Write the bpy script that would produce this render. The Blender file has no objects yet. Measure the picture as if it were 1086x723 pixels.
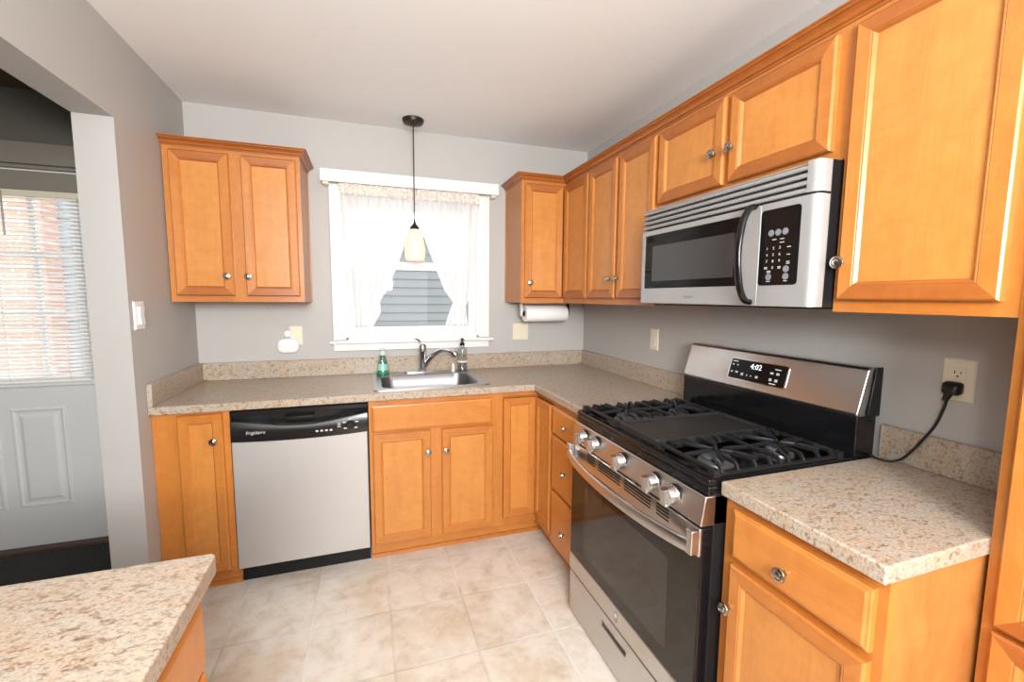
import bpy, bmesh, math, random
from mathutils import Vector, Matrix
S = bpy.context.scene
COL = S.collection
PI = math.pi
R = math.radians
random.seed(7)

# ------------------------------------------------------------------ camera
yaw, pitch, roll, FPX = 0.324234, 0.099532, 0.0071806, 459.9525
fw = Vector((math.sin(yaw) * math.cos(pitch), math.cos(yaw) * math.cos(pitch), -math.sin(pitch)))
rt = Vector((math.cos(yaw), -math.sin(yaw), 0)); up = rt.cross(fw)
r2 = rt * math.cos(roll) + up * math.sin(roll); u2 = up * math.cos(roll) - rt * math.sin(roll)
cam = bpy.data.cameras.new('camera'); camo = bpy.data.objects.new('camera', cam); COL.objects.link(camo)
cam.sensor_fit = 'HORIZONTAL'; cam.sensor_width = 36.0; cam.lens = FPX * 36.0 / 1086.0; cam.clip_start = 0.02
camo.matrix_world = Matrix(((r2.x, u2.x, -fw.x, -1.5224), (r2.y, u2.y, -fw.y, -2.8693), (r2.z, u2.z, -fw.z, 1.39756), (0, 0, 0, 1)))
S.camera = camo

# ------------------------------------------------------------------ world, lights, exposure
S.view_settings.view_transform = 'Standard'; S.view_settings.look = 'None'
S.view_settings.gamma = 1.0; S.view_settings.use_curve_mapping = False
S.view_settings.exposure = 0.18
w = bpy.data.worlds.new('overcast_daylight'); S.world = w; w.use_nodes = True
bg = w.node_tree.nodes['Background']; bg.inputs[0].default_value = (1.0, 0.995, 0.985, 1); bg.inputs[1].default_value = 3.0

def area(name, loc, target, sx, sy, power, color=(1, 1, 1), shape='RECTANGLE'):
    l = bpy.data.lights.new(name, 'AREA'); l.shape = shape; l.size = sx; l.size_y = sy; l.energy = power; l.color = color
    o = bpy.data.objects.new(name, l); COL.objects.link(o); o.location = loc
    o.rotation_euler = (Vector(target) - Vector(loc)).to_track_quat('-Z', 'Y').to_euler()
    return o
area('softbox_light', (-1.55, -4.35, 1.85), (-1.5, 0.0, 0.75), 0.9, 0.7, 84, (1.0, 0.99, 0.975))
area('bounced_flash_light', (-1.5, -4.1, 1.6), (-1.45, -3.5, 2.43), 0.5, 0.5, 44, (1.0, 0.985, 0.965))
area('camera_flash_light', (-1.5, -3.05, 1.74), (-1.6, 0.0, 1.2), 0.22, 0.18, 9, (1.0, 0.99, 0.975))

# ------------------------------------------------------------------ materials
def _m(name):
    m = bpy.data.materials.new(name); m.use_nodes = True
    nt = m.node_tree; return m, nt, nt.nodes['Principled BSDF']
def N(nt, t, **k):
    n = nt.nodes.new(t)
    for a, b in k.items(): setattr(n, a, b)
    return n
def plain(name, col, rough=0.5, metal=0.0, coat=0.0, emit=None, es=1.0, spec=None):
    m, nt, b = _m(name)
    b.inputs['Base Color'].default_value = (*col, 1); b.inputs['Roughness'].default_value = rough; b.inputs['Metallic'].default_value = metal
    b.inputs['Coat Weight'].default_value = coat
    if spec is not None: b.inputs['Specular IOR Level'].default_value = spec
    if emit: b.inputs['Emission Color'].default_value = (*emit, 1); b.inputs['Emission Strength'].default_value = es
    return m
def ramp(nt, stops):
    r = N(nt, 'ShaderNodeValToRGB'); e = r.color_ramp.elements
    while len(e) < len(stops): e.new(0.5)
    for i, (p, c) in enumerate(stops): e[i].position = p; e[i].color = (*c, 1)
    return r
def coords(nt, scale, rnd=True, kind='Object', rot=(0, 0, 0)):
    tc = N(nt, 'ShaderNodeTexCoord'); mp = N(nt, 'ShaderNodeMapping')
    mp.inputs['Scale'].default_value = scale; mp.inputs['Rotation'].default_value = rot
    nt.links.new(tc.outputs[kind], mp.inputs[0])
    if rnd:
        oi = N(nt, 'ShaderNodeObjectInfo'); mu = N(nt, 'ShaderNodeMath', operation='MULTIPLY'); mu.inputs[1].default_value = 37.0
        nt.links.new(oi.outputs['Random'], mu.inputs[0]); nt.links.new(mu.outputs[0], mp.inputs['Location'])
    return mp
def noise(nt, vec, scale, detail=4, rough=0.55, dist=0.0):
    n = N(nt, 'ShaderNodeTexNoise'); n.inputs['Scale'].default_value = scale; n.inputs['Detail'].default_value = detail
    n.inputs['Roughness'].default_value = rough; n.inputs['Distortion'].default_value = dist
    nt.links.new(vec.outputs[0], n.inputs['Vector']); return n
def mixc(nt, mode, fac, a, b):
    x = N(nt, 'ShaderNodeMix', data_type='RGBA', blend_type=mode)
    for sock, v in ((x.inputs[0], fac), (x.inputs[6], a), (x.inputs[7], b)):
        if hasattr(v, 'is_linked') or hasattr(v, 'links'): nt.links.new(v, sock)
        elif isinstance(v, tuple): sock.default_value = (*v, 1)
        else: sock.default_value = v
    return x.outputs[2]
def bump(nt, b, h, st=0.2, d=0.002):
    n = N(nt, 'ShaderNodeBump'); n.inputs['Strength'].default_value = st; n.inputs['Distance'].default_value = d
    nt.links.new(h, n.inputs['Height']); nt.links.new(n.outputs[0], b.inputs['Normal'])

def wood(name, c, axis='z', rough=0.34, contrast=1.0):
    m, nt, b = _m(name)
    z = axis == 'z'
    n = noise(nt, coords(nt, (7, 7, 1.6) if z else (1.6, 7, 7)), 2.0, 5, 0.6, 1.0)
    k = 0.075 * contrast
    dk = tuple(x * (1 - k * f) for x, f in zip(c, (1.2, 1.7, 2.2))); lt = tuple(x * (1 + k * .6) for x in c)
    r = ramp(nt, ((0.3, dk), (0.52, c), (0.75, lt))); nt.links.new(n.outputs['Fac'], r.inputs[0])
    n2 = noise(nt, coords(nt, (16, 16, 26) if z else (26, 16, 16), rot=(0.25, 0.3, 0)), 1.0, 3, 0.55, 0.8)     # curly cross figure
    r2_ = ramp(nt, ((0.32, (0.93, 0.90, 0.87)), (0.68, (1.03, 1.035, 1.04)))); nt.links.new(n2.outputs['Fac'], r2_.inputs[0])
    n3 = noise(nt, coords(nt, (110, 110, 4) if z else (4, 110, 110)), 2.0, 2)
    r3 = ramp(nt, ((0.3, (0.95, 0.935, 0.91)), (0.6, (1.0, 1.0, 1.0)))); nt.links.new(n3.outputs['Fac'], r3.inputs[0])
    o = mixc(nt, 'MULTIPLY', 1.0, r.outputs[0], r2_.outputs[0]); o = mixc(nt, 'MULTIPLY', 1.0, o, r3.outputs[0])
    nt.links.new(o, b.inputs['Base Color'])
    b.inputs['Roughness'].default_value = rough; b.inputs['Specular IOR Level'].default_value = 0.45
    b.inputs['Coat Weight'].default_value = 0.15; b.inputs['Coat Roughness'].default_value = 0.18
    bump(nt, b, n3.outputs['Fac'], 0.04, 0.001)
    return m
W_ST = wood('maple_stile', (0.520, 0.196, 0.040))
W_RA = wood('maple_rail', (0.490, 0.175, 0.034), 'x')
W_RU = wood('maple_upper_rail', (0.370, 0.118, 0.024), 'x')  # same maple, darkened to imitate the grain's reflection on upper door rails
W_PA = wood('maple_panel', (0.570, 0.236, 0.054))
W_DR = wood('maple_drawer', (0.550, 0.212, 0.044), 'x')
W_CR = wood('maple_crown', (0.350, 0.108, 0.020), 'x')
W_SI = wood('maple_side', (0.460, 0.180, 0.046))
W_BS = wood('maple_end_panel', (0.470, 0.190, 0.050), 'z', 0.4, 2.0)
WOODS = [W_ST, W_RA]

def laminate(name):
    m, nt, b = _m(name)
    mp = coords(nt, (1, 1.9, 1.4), False, rot=(0, 0, R(32)))
    n1 = noise(nt, mp, 40, 10, 0.74, 0.5)
    r1 = ramp(nt, ((0.30, (0.10, 0.075, 0.055)), (0.39, (0.24, 0.18, 0.13)), (0.45, (0.38, 0.30, 0.225)), (0.50, (0.49, 0.42, 0.34)), (0.545, (0.31, 0.27, 0.23)), (0.60, (0.51, 0.45, 0.38)), (0.66, (0.35, 0.29, 0.225)), (0.74, (0.57, 0.525, 0.47))))
    nt.links.new(n1.outputs['Fac'], r1.inputs[0])
    n2 = noise(nt, mp, 105, 5, 0.65)
    r2_ = ramp(nt, ((0.36, (0.52, 0.49, 0.47)), (0.47, (1, 1, 1)), (0.66, (1.10, 1.09, 1.08)))); nt.links.new(n2.outputs['Fac'], r2_.inputs[0])
    n3 = noise(nt, mp, 11, 3, 0.5)
    r3 = ramp(nt, ((0.38, (1.0, 0.93, 0.86)), (0.56, (1.0, 1.0, 1.0)))); nt.links.new(n3.outputs['Fac'], r3.inputs[0])
    o = mixc(nt, 'MULTIPLY', 0.85, r1.outputs[0], r2_.outputs[0]); o = mixc(nt, 'MULTIPLY', 1.0, o, r3.outputs[0])
    nt.links.new(o, b.inputs['Base Color']); b.inputs['Roughness'].default_value = 0.33
    bump(nt, b, n2.outputs['Fac'], 0.05, 0.0005)
    return m
LAM = laminate('speckled_laminate')

def paint(name, c, rough=0.6):
    m, nt, b = _m(name)
    mp = coords(nt, (1, 1, 1), False)
    n = noise(nt, mp, 220, 2); bump(nt, b, n.outputs['Fac'], 0.04, 0.0006)
    b.inputs['Base Color'].default_value = (*c, 1); b.inputs['Roughness'].default_value = rough
    return m
WALL = paint('grey_wall_paint', (0.448, 0.438, 0.422), 0.55)
CEIL = paint('white_ceiling_paint', (0.85, 0.855, 0.86), 0.8)
TRIM = paint('white_trim_paint', (0.80, 0.79, 0.77), 0.35)
TAUPE = paint('shade_darkened_taupe', (0.24, 0.215, 0.175), 0.5)  # shade over the entry door is put into the casing colour; valance is brownish
ENTRY = paint('shade_darkened_wall_paint', (0.13, 0.118, 0.10), 0.6)  # dark tone paints in the shade the opening's header throws on the entry
ENTRYC = paint('shade_darkened_ceiling_paint', (0.12, 0.09, 0.055), 0.7)  # entry ceiling colour has the shade above the header worked in
DOORP = paint('pale_grey_door_paint', (0.74, 0.75, 0.74), 0.4)

def tiles():
    m, nt, b = _m('beige_ceramic_tile')
    tc = N(nt, 'ShaderNodeTexCoord'); sp = N(nt, 'ShaderNodeSeparateXYZ'); nt.links.new(tc.outputs['Object'], sp.inputs[0])
    def M(op, a, b_=0.0, c_=None):
        n = N(nt, 'ShaderNodeMath', operation=op)
        for i, v in enumerate((a, b_) if c_ is None else (a, b_, c_)):
            if isinstance(v, (int, float)): n.inputs[i].default_value = v
            else: nt.links.new(v, n.inputs[i])
        return n.outputs[0]
    px_, py_ = 0.3235, 0.331
    ux = M('DIVIDE', M('ADD', sp.outputs[0], 1.451), px_); uy = M('DIVIDE', M('ADD', sp.outputs[1], 0.655), py_)
    fx = M('FRACT', ux); fy = M('FRACT', uy)
    dx = M('MULTIPLY', M('MINIMUM', fx, M('SUBTRACT', 1.0, fx)), px_); dy = M('MULTIPLY', M('MINIMUM', fy, M('SUBTRACT', 1.0, fy)), py_)
    d = M('MINIMUM', dx, dy)
    mr = N(nt, 'ShaderNodeMapRange', interpolation_type='SMOOTHSTEP'); nt.links.new(d, mr.inputs[0]); mr.inputs[1].default_value = 0.0034; mr.inputs[2].default_value = 0.0062
    cx = N(nt, 'ShaderNodeCombineXYZ'); nt.links.new(M('FLOOR', ux), cx.inputs[0]); nt.links.new(M('FLOOR', uy), cx.inputs[1])
    wn = N(nt, 'ShaderNodeTexWhiteNoise'); nt.links.new(cx.outputs[0], wn.inputs[0])
    ad = N(nt, 'ShaderNodeVectorMath', operation='MULTIPLY_ADD'); nt.links.new(wn.outputs['Color'], ad.inputs[0]); ad.inputs[1].default_value = (9, 9, 9); nt.links.new(tc.outputs['Object'], ad.inputs[2])
    n1 = N(nt, 'ShaderNodeTexNoise'); n1.inputs['Scale'].default_value = 11; n1.inputs['Detail'].default_value = 9; n1.inputs['Roughness'].default_value = 0.70; n1.inputs['Distortion'].default_value = 0.4
    nt.links.new(ad.outputs[0], n1.inputs['Vector'])
    r1 = ramp(nt, ((0.28, (0.53, 0.445, 0.345)), (0.40, (0.65, 0.585, 0.495)), (0.52, (0.725, 0.675, 0.60)), (0.68, (0.78, 0.745, 0.69)))); nt.links.new(n1.outputs['Fac'], r1.inputs[0])
    n2 = N(nt, 'ShaderNodeTexNoise'); n2.inputs['Scale'].default_value = 3.1; n2.inputs['Detail'].default_value = 5; nt.links.new(tc.outputs['Object'], n2.inputs['Vector'])
    r2_ = ramp(nt, ((0.36, (0.86, 0.78, 0.67)), (0.50, (1, 1, 1)))); nt.links.new(n2.outputs['Fac'], r2_.inputs[0])
    o = mixc(nt, 'MULTIPLY', 0.7, r1.outputs[0], r2_.outputs[0])
    g = ramp(nt, ((0.40, (0.53, 0.49, 0.44)), (0.56, (0.76, 0.73, 0.68)))); nt.links.new(n2.outputs['Fac'], g.inputs[0])
    o = mixc(nt, 'MIX', mr.outputs[0], g.outputs[0], o)
    nt.links.new(o, b.inputs['Base Color']); b.inputs['Roughness'].default_value = 0.42
    h = M('ADD', mr.outputs[0], M('MULTIPLY', n1.outputs['Fac'], 0.25)); bump(nt, b, h, 0.35, 0.0025)
    return m
TILE = tiles()

def brushed(name, c, rough, axis='x', amp=0.02):
    m, nt, b = _m(name)
    mp = coords(nt, (1.5, 300, 300) if axis == 'x' else (300, 300, 1.5), False)
    n = noise(nt, mp, 1.0, 3)
    mr = N(nt, 'ShaderNodeMapRange'); nt.links.new(n.outputs['Fac'], mr.inputs[0]); mr.inputs[3].default_value = rough - amp / 2; mr.inputs[4].default_value = rough + amp / 2
    nt.links.new(mr.outputs[0], b.inputs['Roughness'])
    b.inputs['Base Color'].default_value = (*c, 1); b.inputs['Metallic'].default_value = 1.0
    return m
STEEL = brushed('brushed_stainless', (0.56, 0.545, 0.53), 0.28)
STEEL_DW = plain('satin_stainless', (0.53, 0.52, 0.51), 0.42, 0.55)
SILVER = plain('silver_painted_plastic', (0.40, 0.405, 0.41), 0.38, 0.4)
SINKST = brushed('sink_stainless', (0.42, 0.42, 0.425), 0.34)
CHROME = plain('polished_chrome', (0.62, 0.62, 0.64), 0.12, 1.0)
NICKEL = plain('brushed_nickel', (0.42, 0.39, 0.34), 0.24, 1.0)
BLACK = plain('black_enamel', (0.006, 0.006, 0.007), 0.12, spec=0.35)
BLACKP = plain('black_plastic', (0.010, 0.010, 0.011), 0.4, spec=0.25)
BLACKG = plain('black_glass', (0.008, 0.007, 0.007), 0.06, spec=0.15)
OVENG = plain('oven_glass', (0.012, 0.010, 0.008), 0.05, spec=0.4)
MESHG = plain('microwave_mesh', (0.050, 0.050, 0.052), 0.18, spec=0.35)
IRON = plain('cast_iron', (0.012, 0.012, 0.013), 0.36)
GRID = plain('griddle_coating', (0.022, 0.021, 0.021), 0.42)
BURN = plain('burner_cap_enamel', (0.07, 0.085, 0.10), 0.35)
SLOT = plain('dark_slot', (0.006, 0.006, 0.006), 0.8)
IVORY = plain('ivory_plastic', (0.74, 0.68, 0.53), 0.35)
WHITEP = plain('white_plastic', (0.82, 0.82, 0.82), 0.35)
LEG = plain('legend_print', (0.55, 0.55, 0.56), 0.5)
BTN = plain('grey_button', (0.20, 0.21, 0.24), 0.4)
BRONZE = plain('dark_bronze', (0.030, 0.022, 0.017), 0.4, 0.5)
LEDM = plain('clock_digits', (0.8, 0.85, 0.85), 0.5, emit=(0.85, 0.95, 1.0), es=0.9)
SHADE = plain('alabaster_glass', (0.66, 0.54, 0.43), 0.3, emit=(1.0, 0.82, 0.63), es=0.42)
PAPER = plain('white_paper', (0.84, 0.83, 0.82), 0.9)
CARD = plain('cardboard_tube', (0.10, 0.075, 0.05), 0.9)
RUBBER = plain('black_cord_rubber', (0.010, 0.010, 0.010), 0.4)
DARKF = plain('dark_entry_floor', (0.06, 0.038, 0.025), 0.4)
BROWN = plain('bronze_threshold', (0.10, 0.06, 0.045), 0.45)
def carpet():
    m, nt, b = _m('charcoal_mat'); mp = coords(nt, (1, 1, 1), False); n = noise(nt, mp, 160, 3)
    r = ramp(nt, ((0.3, (0.018, 0.018, 0.019)), (0.7, (0.060, 0.058, 0.056)))); nt.links.new(n.outputs['Fac'], r.inputs[0])
    nt.links.new(r.outputs[0], b.inputs['Base Color']); b.inputs['Roughness'].default_value = 0.95; bump(nt, b, n.outputs['Fac'], 0.6, 0.004); return m
MAT = carpet()
def glass(name, tint=(1, 1, 1), gl=0.06):
    m = bpy.data.materials.new(name); m.use_nodes = True; nt = m.node_tree; nt.nodes.clear()
    o = N(nt, 'ShaderNodeOutputMaterial'); t = N(nt, 'ShaderNodeBsdfTransparent'); t.inputs[0].default_value = (*tint, 1)
    g = N(nt, 'ShaderNodeBsdfGlossy'); g.inputs['Roughness'].default_value = 0.03; x = N(nt, 'ShaderNodeMixShader'); x.inputs[0].default_value = gl
    nt.links.new(t.outputs[0], x.inputs[1]); nt.links.new(g.outputs[0], x.inputs[2]); nt.links.new(x.outputs[0], o.inputs[0]); return m
GLASS = glass('window_glass', gl=0.015)
GREENB = glass('green_soap_plastic', (0.62, 0.88, 0.78), 0.12)
CLEARB = glass('clear_plastic', (0.86, 0.88, 0.88), 0.10)
GREENL = plain('green_soap', (0.06, 0.34, 0.22), 0.3)
def cloth(name, c, tr, transp):
    m = bpy.data.materials.new(name); m.use_nodes = True; nt = m.node_tree; nt.nodes.clear()
    o = N(nt, 'ShaderNodeOutputMaterial'); d = N(nt, 'ShaderNodeBsdfDiffuse'); d.inputs[0].default_value = (*c, 1)
    t = N(nt, 'ShaderNodeBsdfTranslucent'); t.inputs[0].default_value = (*c, 1); p = N(nt, 'ShaderNodeBsdfTransparent')
    a = N(nt, 'ShaderNodeMixShader'); a.inputs[0].default_value = tr; b = N(nt, 'ShaderNodeMixShader'); b.inputs[0].default_value = transp
    nt.links.new(d.outputs[0], a.inputs[1]); nt.links.new(t.outputs[0], a.inputs[2]); nt.links.new(a.outputs[0], b.inputs[1]); nt.links.new(p.outputs[0], b.inputs[2])
    nt.links.new(b.outputs[0], o.inputs[0]); return m
SHEER = cloth('white_sheer_fabric', (0.86, 0.86, 0.865), 0.45, 0.04)
def lace():
    m, nt, b = _m('ivory_lace'); n = noise(nt, coords(nt, (1, 1, 1), False), 75, 2)
    r = ramp(nt, ((0.42, (0.60, 0.52, 0.45)), (0.58, (0.78, 0.75, 0.70)))); nt.links.new(n.outputs['Fac'], r.inputs[0]); nt.links.new(r.outputs[0], b.inputs['Base Color']); b.inputs['Roughness'].default_value = 0.9; return m
LACE = lace()
BLIND = cloth('white_blind_slat', (0.93, 0.93, 0.92), 0.6, 0.0)
def siding(name, c, lap):
    m, nt, b = _m(name); tc = N(nt, 'ShaderNodeTexCoord'); sp = N(nt, 'ShaderNodeSeparateXYZ'); nt.links.new(tc.outputs['Object'], sp.inputs[0])
    b.inputs['Base Color'].default_value = (*c, 1); b.inputs['Roughness'].default_value = 0.6; return m
SIDE2 = siding('pale_blue_siding', (0.42, 0.50, 0.56), 0.1)
SIDE = siding('blue_grey_siding', (0.18, 0.20, 0.207), 0.1)
def brick():
    m, nt, b = _m('red_brick'); tc = N(nt, 'ShaderNodeTexCoord'); mp = N(nt, 'ShaderNodeMapping'); mp.inputs['Rotation'].default_value = (R(90), 0, 0)
    nt.links.new(tc.outputs['Object'], mp.inputs[0]); br = N(nt, 'ShaderNodeTexBrick'); nt.links.new(mp.outputs[0], br.inputs['Vector'])
    br.inputs['Scale'].default_value = 1.0; br.inputs['Brick Width'].default_value = 0.22; br.inputs['Row Height'].default_value = 0.075; br.inputs['Mortar Size'].default_value = 0.008
    br.inputs['Color1'].default_value = (0.50, 0.25, 0.18, 1); br.inputs['Color2'].default_value = (0.60, 0.34, 0.26, 1); br.inputs['Mortar'].default_value = (0.62, 0.56, 0.5, 1)
    nt.links.new(br.outputs[0], b.inputs['Base Color']); b.inputs['Roughness'].default_value = 0.9; return m
BRICK = brick()
GROUND = plain('concrete_drive', (0.60, 0.59, 0.58), 0.9)

# ------------------------------------------------------------------ mesh helpers
class MB:
    def __init__(s): s.v = []; s.f = []; s.m = []
    def add(s, vs, fs, m=0):
        o = len(s.v); s.v += [tuple(v) for v in vs]
        for f in fs: s.f.append(tuple(i + o for i in f)); s.m.append(m)
        return s
    def box(s, x0, x1, y0, y1, z0, z1, m=0):
        if x0 > x1: x0, x1 = x1, x0
        if y0 > y1: y0, y1 = y1, y0
        if z0 > z1: z0, z1 = z1, z0
        return s.add([(x0, y0, z0), (x1, y0, z0), (x1, y1, z0), (x0, y1, z0), (x0, y0, z1), (x1, y0, z1), (x1, y1, z1), (x0, y1, z1)],
                     [(0, 3, 2, 1), (4, 5, 6, 7), (0, 1, 5, 4), (1, 2, 6, 5), (2, 3, 7, 6), (3, 0, 4, 7)], m)
    def cells(s, xs, ys, z0, z1, keep, m=0, swap=None):
        """solid made of grid cells keep(i,j), extruded z0..z1; swap maps (a,b,c)->(x,y,z)"""
        sw = swap or (lambda a, b, c: (a, b, c))
        K = {(i, j) for i in range(len(xs) - 1) for j in range(len(ys) - 1) if keep(i, j)}
        idx = {}
        def vid(i, j, k):
            if (i, j, k) not in idx: idx[(i, j, k)] = len(s.v); s.v.append(sw(xs[i], ys[j], (z0, z1)[k]))
            return idx[(i, j, k)]
        for (i, j) in K:
            s.f.append((vid(i, j, 1), vid(i + 1, j, 1), vid(i + 1, j + 1, 1), vid(i, j + 1, 1))); s.m.append(m)
            s.f.append((vid(i, j, 0), vid(i, j + 1, 0), vid(i + 1, j + 1, 0), vid(i + 1, j, 0))); s.m.append(m)
            for (di, dj, a, b) in ((-1, 0, (i, j), (i, j + 1)), (1, 0, (i + 1, j), (i + 1, j + 1)), (0, -1, (i, j), (i + 1, j)), (0, 1, (i, j + 1), (i + 1, j + 1))):
                if (i + di, j + dj) not in K:
                    s.f.append((vid(*a, 0), vid(*b, 0), vid(*b, 1), vid(*a, 1))); s.m.append(m)
        return s
    def prism(s, poly, a0, a1, axis='x', m=0):
        """poly in the two other axes (cyclic order), extruded along axis"""
        f = {'x': lambda p, a: (a, p[0], p[1]), 'y': lambda p, a: (p[0], a, p[1]), 'z': lambda p, a: (p[0], p[1], a)}[axis]
        n = len(poly); vs = [f(p, a0) for p in poly] + [f(p, a1) for p in poly]
        fs = [tuple(range(n)), tuple(range(2 * n - 1, n - 1, -1))] + [(i, (i + 1) % n, n + (i + 1) % n, n + i) for i in range(n)]
        return s.add(vs, fs, m)
    def loops(s, loops, m=0, cap0=True, cap1=True, closed=False):
        n = len(loops[0]); vs = [p for l in loops for p in l]; fs = []
        K = len(loops)
        for k in range(K if closed else K - 1):
            for i in range(n):
                a = k * n + i; b = k * n + (i + 1) % n; c = ((k + 1) % K) * n + (i + 1) % n; d = ((k + 1) % K) * n + i
                fs.append((a, b, c, d))
        if not closed:
            if cap0: fs.append(tuple(range(n)))
            if cap1: fs.append(tuple(range((K - 1) * n, K * n)))
        return s.add(vs, fs, m)
    def lathe(s, prof, c=(0, 0, 0), axis='z', n=24, m=0, cap0=True, cap1=True):
        ls = []
        for (r, h) in prof:
            l = []
            for i in range(n):
                a = 2 * PI * i / n; p, q = r * math.cos(a), r * math.sin(a)
                v = {'z': (p, q, h), 'y': (p, h, q), 'x': (h, p, q)}[axis]
                l.append((c[0] + v[0], c[1] + v[1], c[2] + v[2]))
            ls.append(l)
        return s.loops(ls, m, cap0, cap1)
    def tube(s, pts, r, n=8, m=0, sect=None):
        """round tube (r may be list) or custom 2D section along pts"""
        P = [Vector(p) for p in pts]; ls = []
        prev = None
        for i, p in enumerate(P):
            t = (P[min(i + 1, len(P) - 1)] - P[max(i - 1, 0)]).normalized()
            if prev is None:
                ref = Vector((0, 0, 1)) if abs(t.z) < 0.9 else Vector((0, 1, 0))
                nrm = (ref - t * ref.dot(t)).normalized()
            else:
                nrm = (prev - t * prev.dot(t)).normalized()
            prev = nrm; bi = t.cross(nrm)
            rr = r[i] if isinstance(r, (list, tuple)) else r
            if sect: ls.append([p + nrm * a + bi * b for (a, b) in sect])
            else: ls.append([p + nrm * (rr * math.cos(2 * PI * k / n)) + bi * (rr * math.sin(2 * PI * k / n)) for k in range(n)])
        return s.loops(ls, m)
    def sheet(s, grid, m=0):
        h = len(grid); w_ = len(grid[0]); vs = [p for r in grid for p in r]
        return s.add(vs, [(j * w_ + i, j * w_ + i + 1, (j + 1) * w_ + i + 1, (j + 1) * w_ + i) for j in range(h - 1) for i in range(w_ - 1)], m)
    def build(s, name, mats, parent=None, loc=(0, 0, 0), smooth=0, bevel=0, seg=2, rot=None):
        me = bpy.data.meshes.new(name)
        bm = bmesh.new(); bv = [bm.verts.new(v) for v in s.v]
        for f, mi in zip(s.f, s.m):
            try: fc = bm.faces.new([bv[i] for i in f]); fc.material_index = mi
            except ValueError: pass
        bmesh.ops.recalc_face_normals(bm, faces=bm.faces[:]); bm.to_mesh(me); bm.free()
        for m_ in (mats if isinstance(mats, (list, tuple)) else [mats]): me.materials.append(m_)
        if smooth:
            for p in me.polygons: p.use_smooth = True
            me.set_sharp_from_angle(angle=R(smooth))
        o = bpy.data.objects.new(name, me); COL.objects.link(o); o.location = loc
        if rot: o.rotation_euler = rot
        if parent: o.parent = parent
        if bevel:
            b = o.modifiers.new('bevel', 'BEVEL'); b.width = bevel; b.segments = seg; b.limit_method = 'ANGLE'; b.angle_limit = R(35)
            for p in me.polygons: p.use_smooth = True
            me.set_sharp_from_angle(angle=R(smooth or 50))
        return o
def tag(o, label=None, cat=None, group=None, kind=None):
    if label: o['label'] = label
    if cat: o['category'] = cat
    if group: o['group'] = group
    if kind: o['kind'] = kind
    return o
def thing(name, loc, label, cat, rz=0.0, group=None, kind=None):
    o = bpy.data.objects.new(name, None); COL.objects.link(o); o.location = loc; o.rotation_euler = (0, 0, rz); o.empty_display_size = 0.05
    return tag(o, label, cat, group, kind)
def bez(pts, n=8):
    """Catmull-Rom through pts"""
    P = [Vector(p) for p in pts]; P = [P[0] * 2 - P[1]] + P + [P[-1] * 2 - P[-2]]; out = []
    for i in range(1, len(P) - 2):
        for k in range(n):
            t = k / n; a, b, c, d = P[i - 1:i + 3]
            out.append(0.5 * ((2 * b) + (c - a) * t + (2 * a - 5 * b + 4 * c - d) * t * t + (3 * b - a - 3 * c + d) * t ** 3))
    out.append(P[-2]); return out
def rrect(x0, x1, y0, y1, r, n=5):
    o = []
    for cx, cy, a0 in ((x1 - r, y1 - r, 0), (x0 + r, y1 - r, 90), (x0 + r, y0 + r, 180), (x1 - r, y0 + r, 270)):
        for k in range(n + 1):
            a = R(a0 + 90 * k / n); o.append((cx + r * math.cos(a), cy + r * math.sin(a)))
    return o
def text(txt, size, mat, parent, loc, rot, name='printed_text', align='CENTER', shear=0.0, sx=1.0):
    cu = bpy.data.curves.new(name, 'FONT'); cu.body = txt; cu.size = size; cu.align_x = align; cu.align_y = 'CENTER'; cu.extrude = 0.0002; cu.shear = shear; cu.resolution_u = 2
    t = bpy.data.objects.new(name, cu); COL.objects.link(t); bpy.context.view_layer.update()
    me = bpy.data.meshes.new_from_object(t.evaluated_get(bpy.context.evaluated_depsgraph_get())); bpy.data.objects.remove(t)
    me.name = name; me.materials.clear(); me.materials.append(mat)
    o = bpy.data.objects.new(name, me); COL.objects.link(o); o.parent = parent; o.location = loc; o.rotation_euler = rot; o.scale = (sx, 1, 1)
    return o

# ================================================================== THE ROOM
WX, CH = -2.428, 2.428            # left wall plane, ceiling height (right wall x = 0, back wall y = 0)
YB = -4.6
tag(MB().box(WX - 0.13, 0.15, YB, 0.15, -0.06, 0).build('floor', TILE), kind='structure')
tag(MB().box(WX - 0.13, 0.15, YB, 0.15, CH, CH + 0.08).build('ceiling', CEIL), kind='structure')
b = MB(); b.cells([WX - 0.13, -1.645, -0.795, 0.15], [-0.06, 1.125, 2.02, CH], 0.0, 0.15, lambda i, j: (i, j) != (1, 1), swap=lambda a, c, d: (a, d, c))
tag(b.build('wall_back', WALL), kind='structure')
b = MB(); b.cells([WX - 0.13, -2.1, -0.5, 0.15], [-0.06, 0.95, 2.10, CH], YB - 0.15, YB, lambda i, j: (i, j) != (1, 1), swap=lambda a, c, d: (a, d, c))  # unseen rear wall, its opening added to let sky light in
tag(b.build('wall_front', WALL), kind='structure')
tag(MB().box(WX - 0.13, WX, YB, -3.1, -0.06, CH).build('wall_side', WALL), kind='structure')
tag(MB().box(0, 0.15, YB, 0.0, -0.06, CH).build('wall_right', WALL), kind='structure')
b = MB(); b.cells([-3.0995, -3.0, -0.72, 0.0], [-0.06, 2.08, CH], WX - 0.13, WX, lambda i, j: (i, j) != (1, 0), swap=lambda a, c, d: (d, a, c))
tag(b.build('wall_left', WALL), kind='structure')

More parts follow.
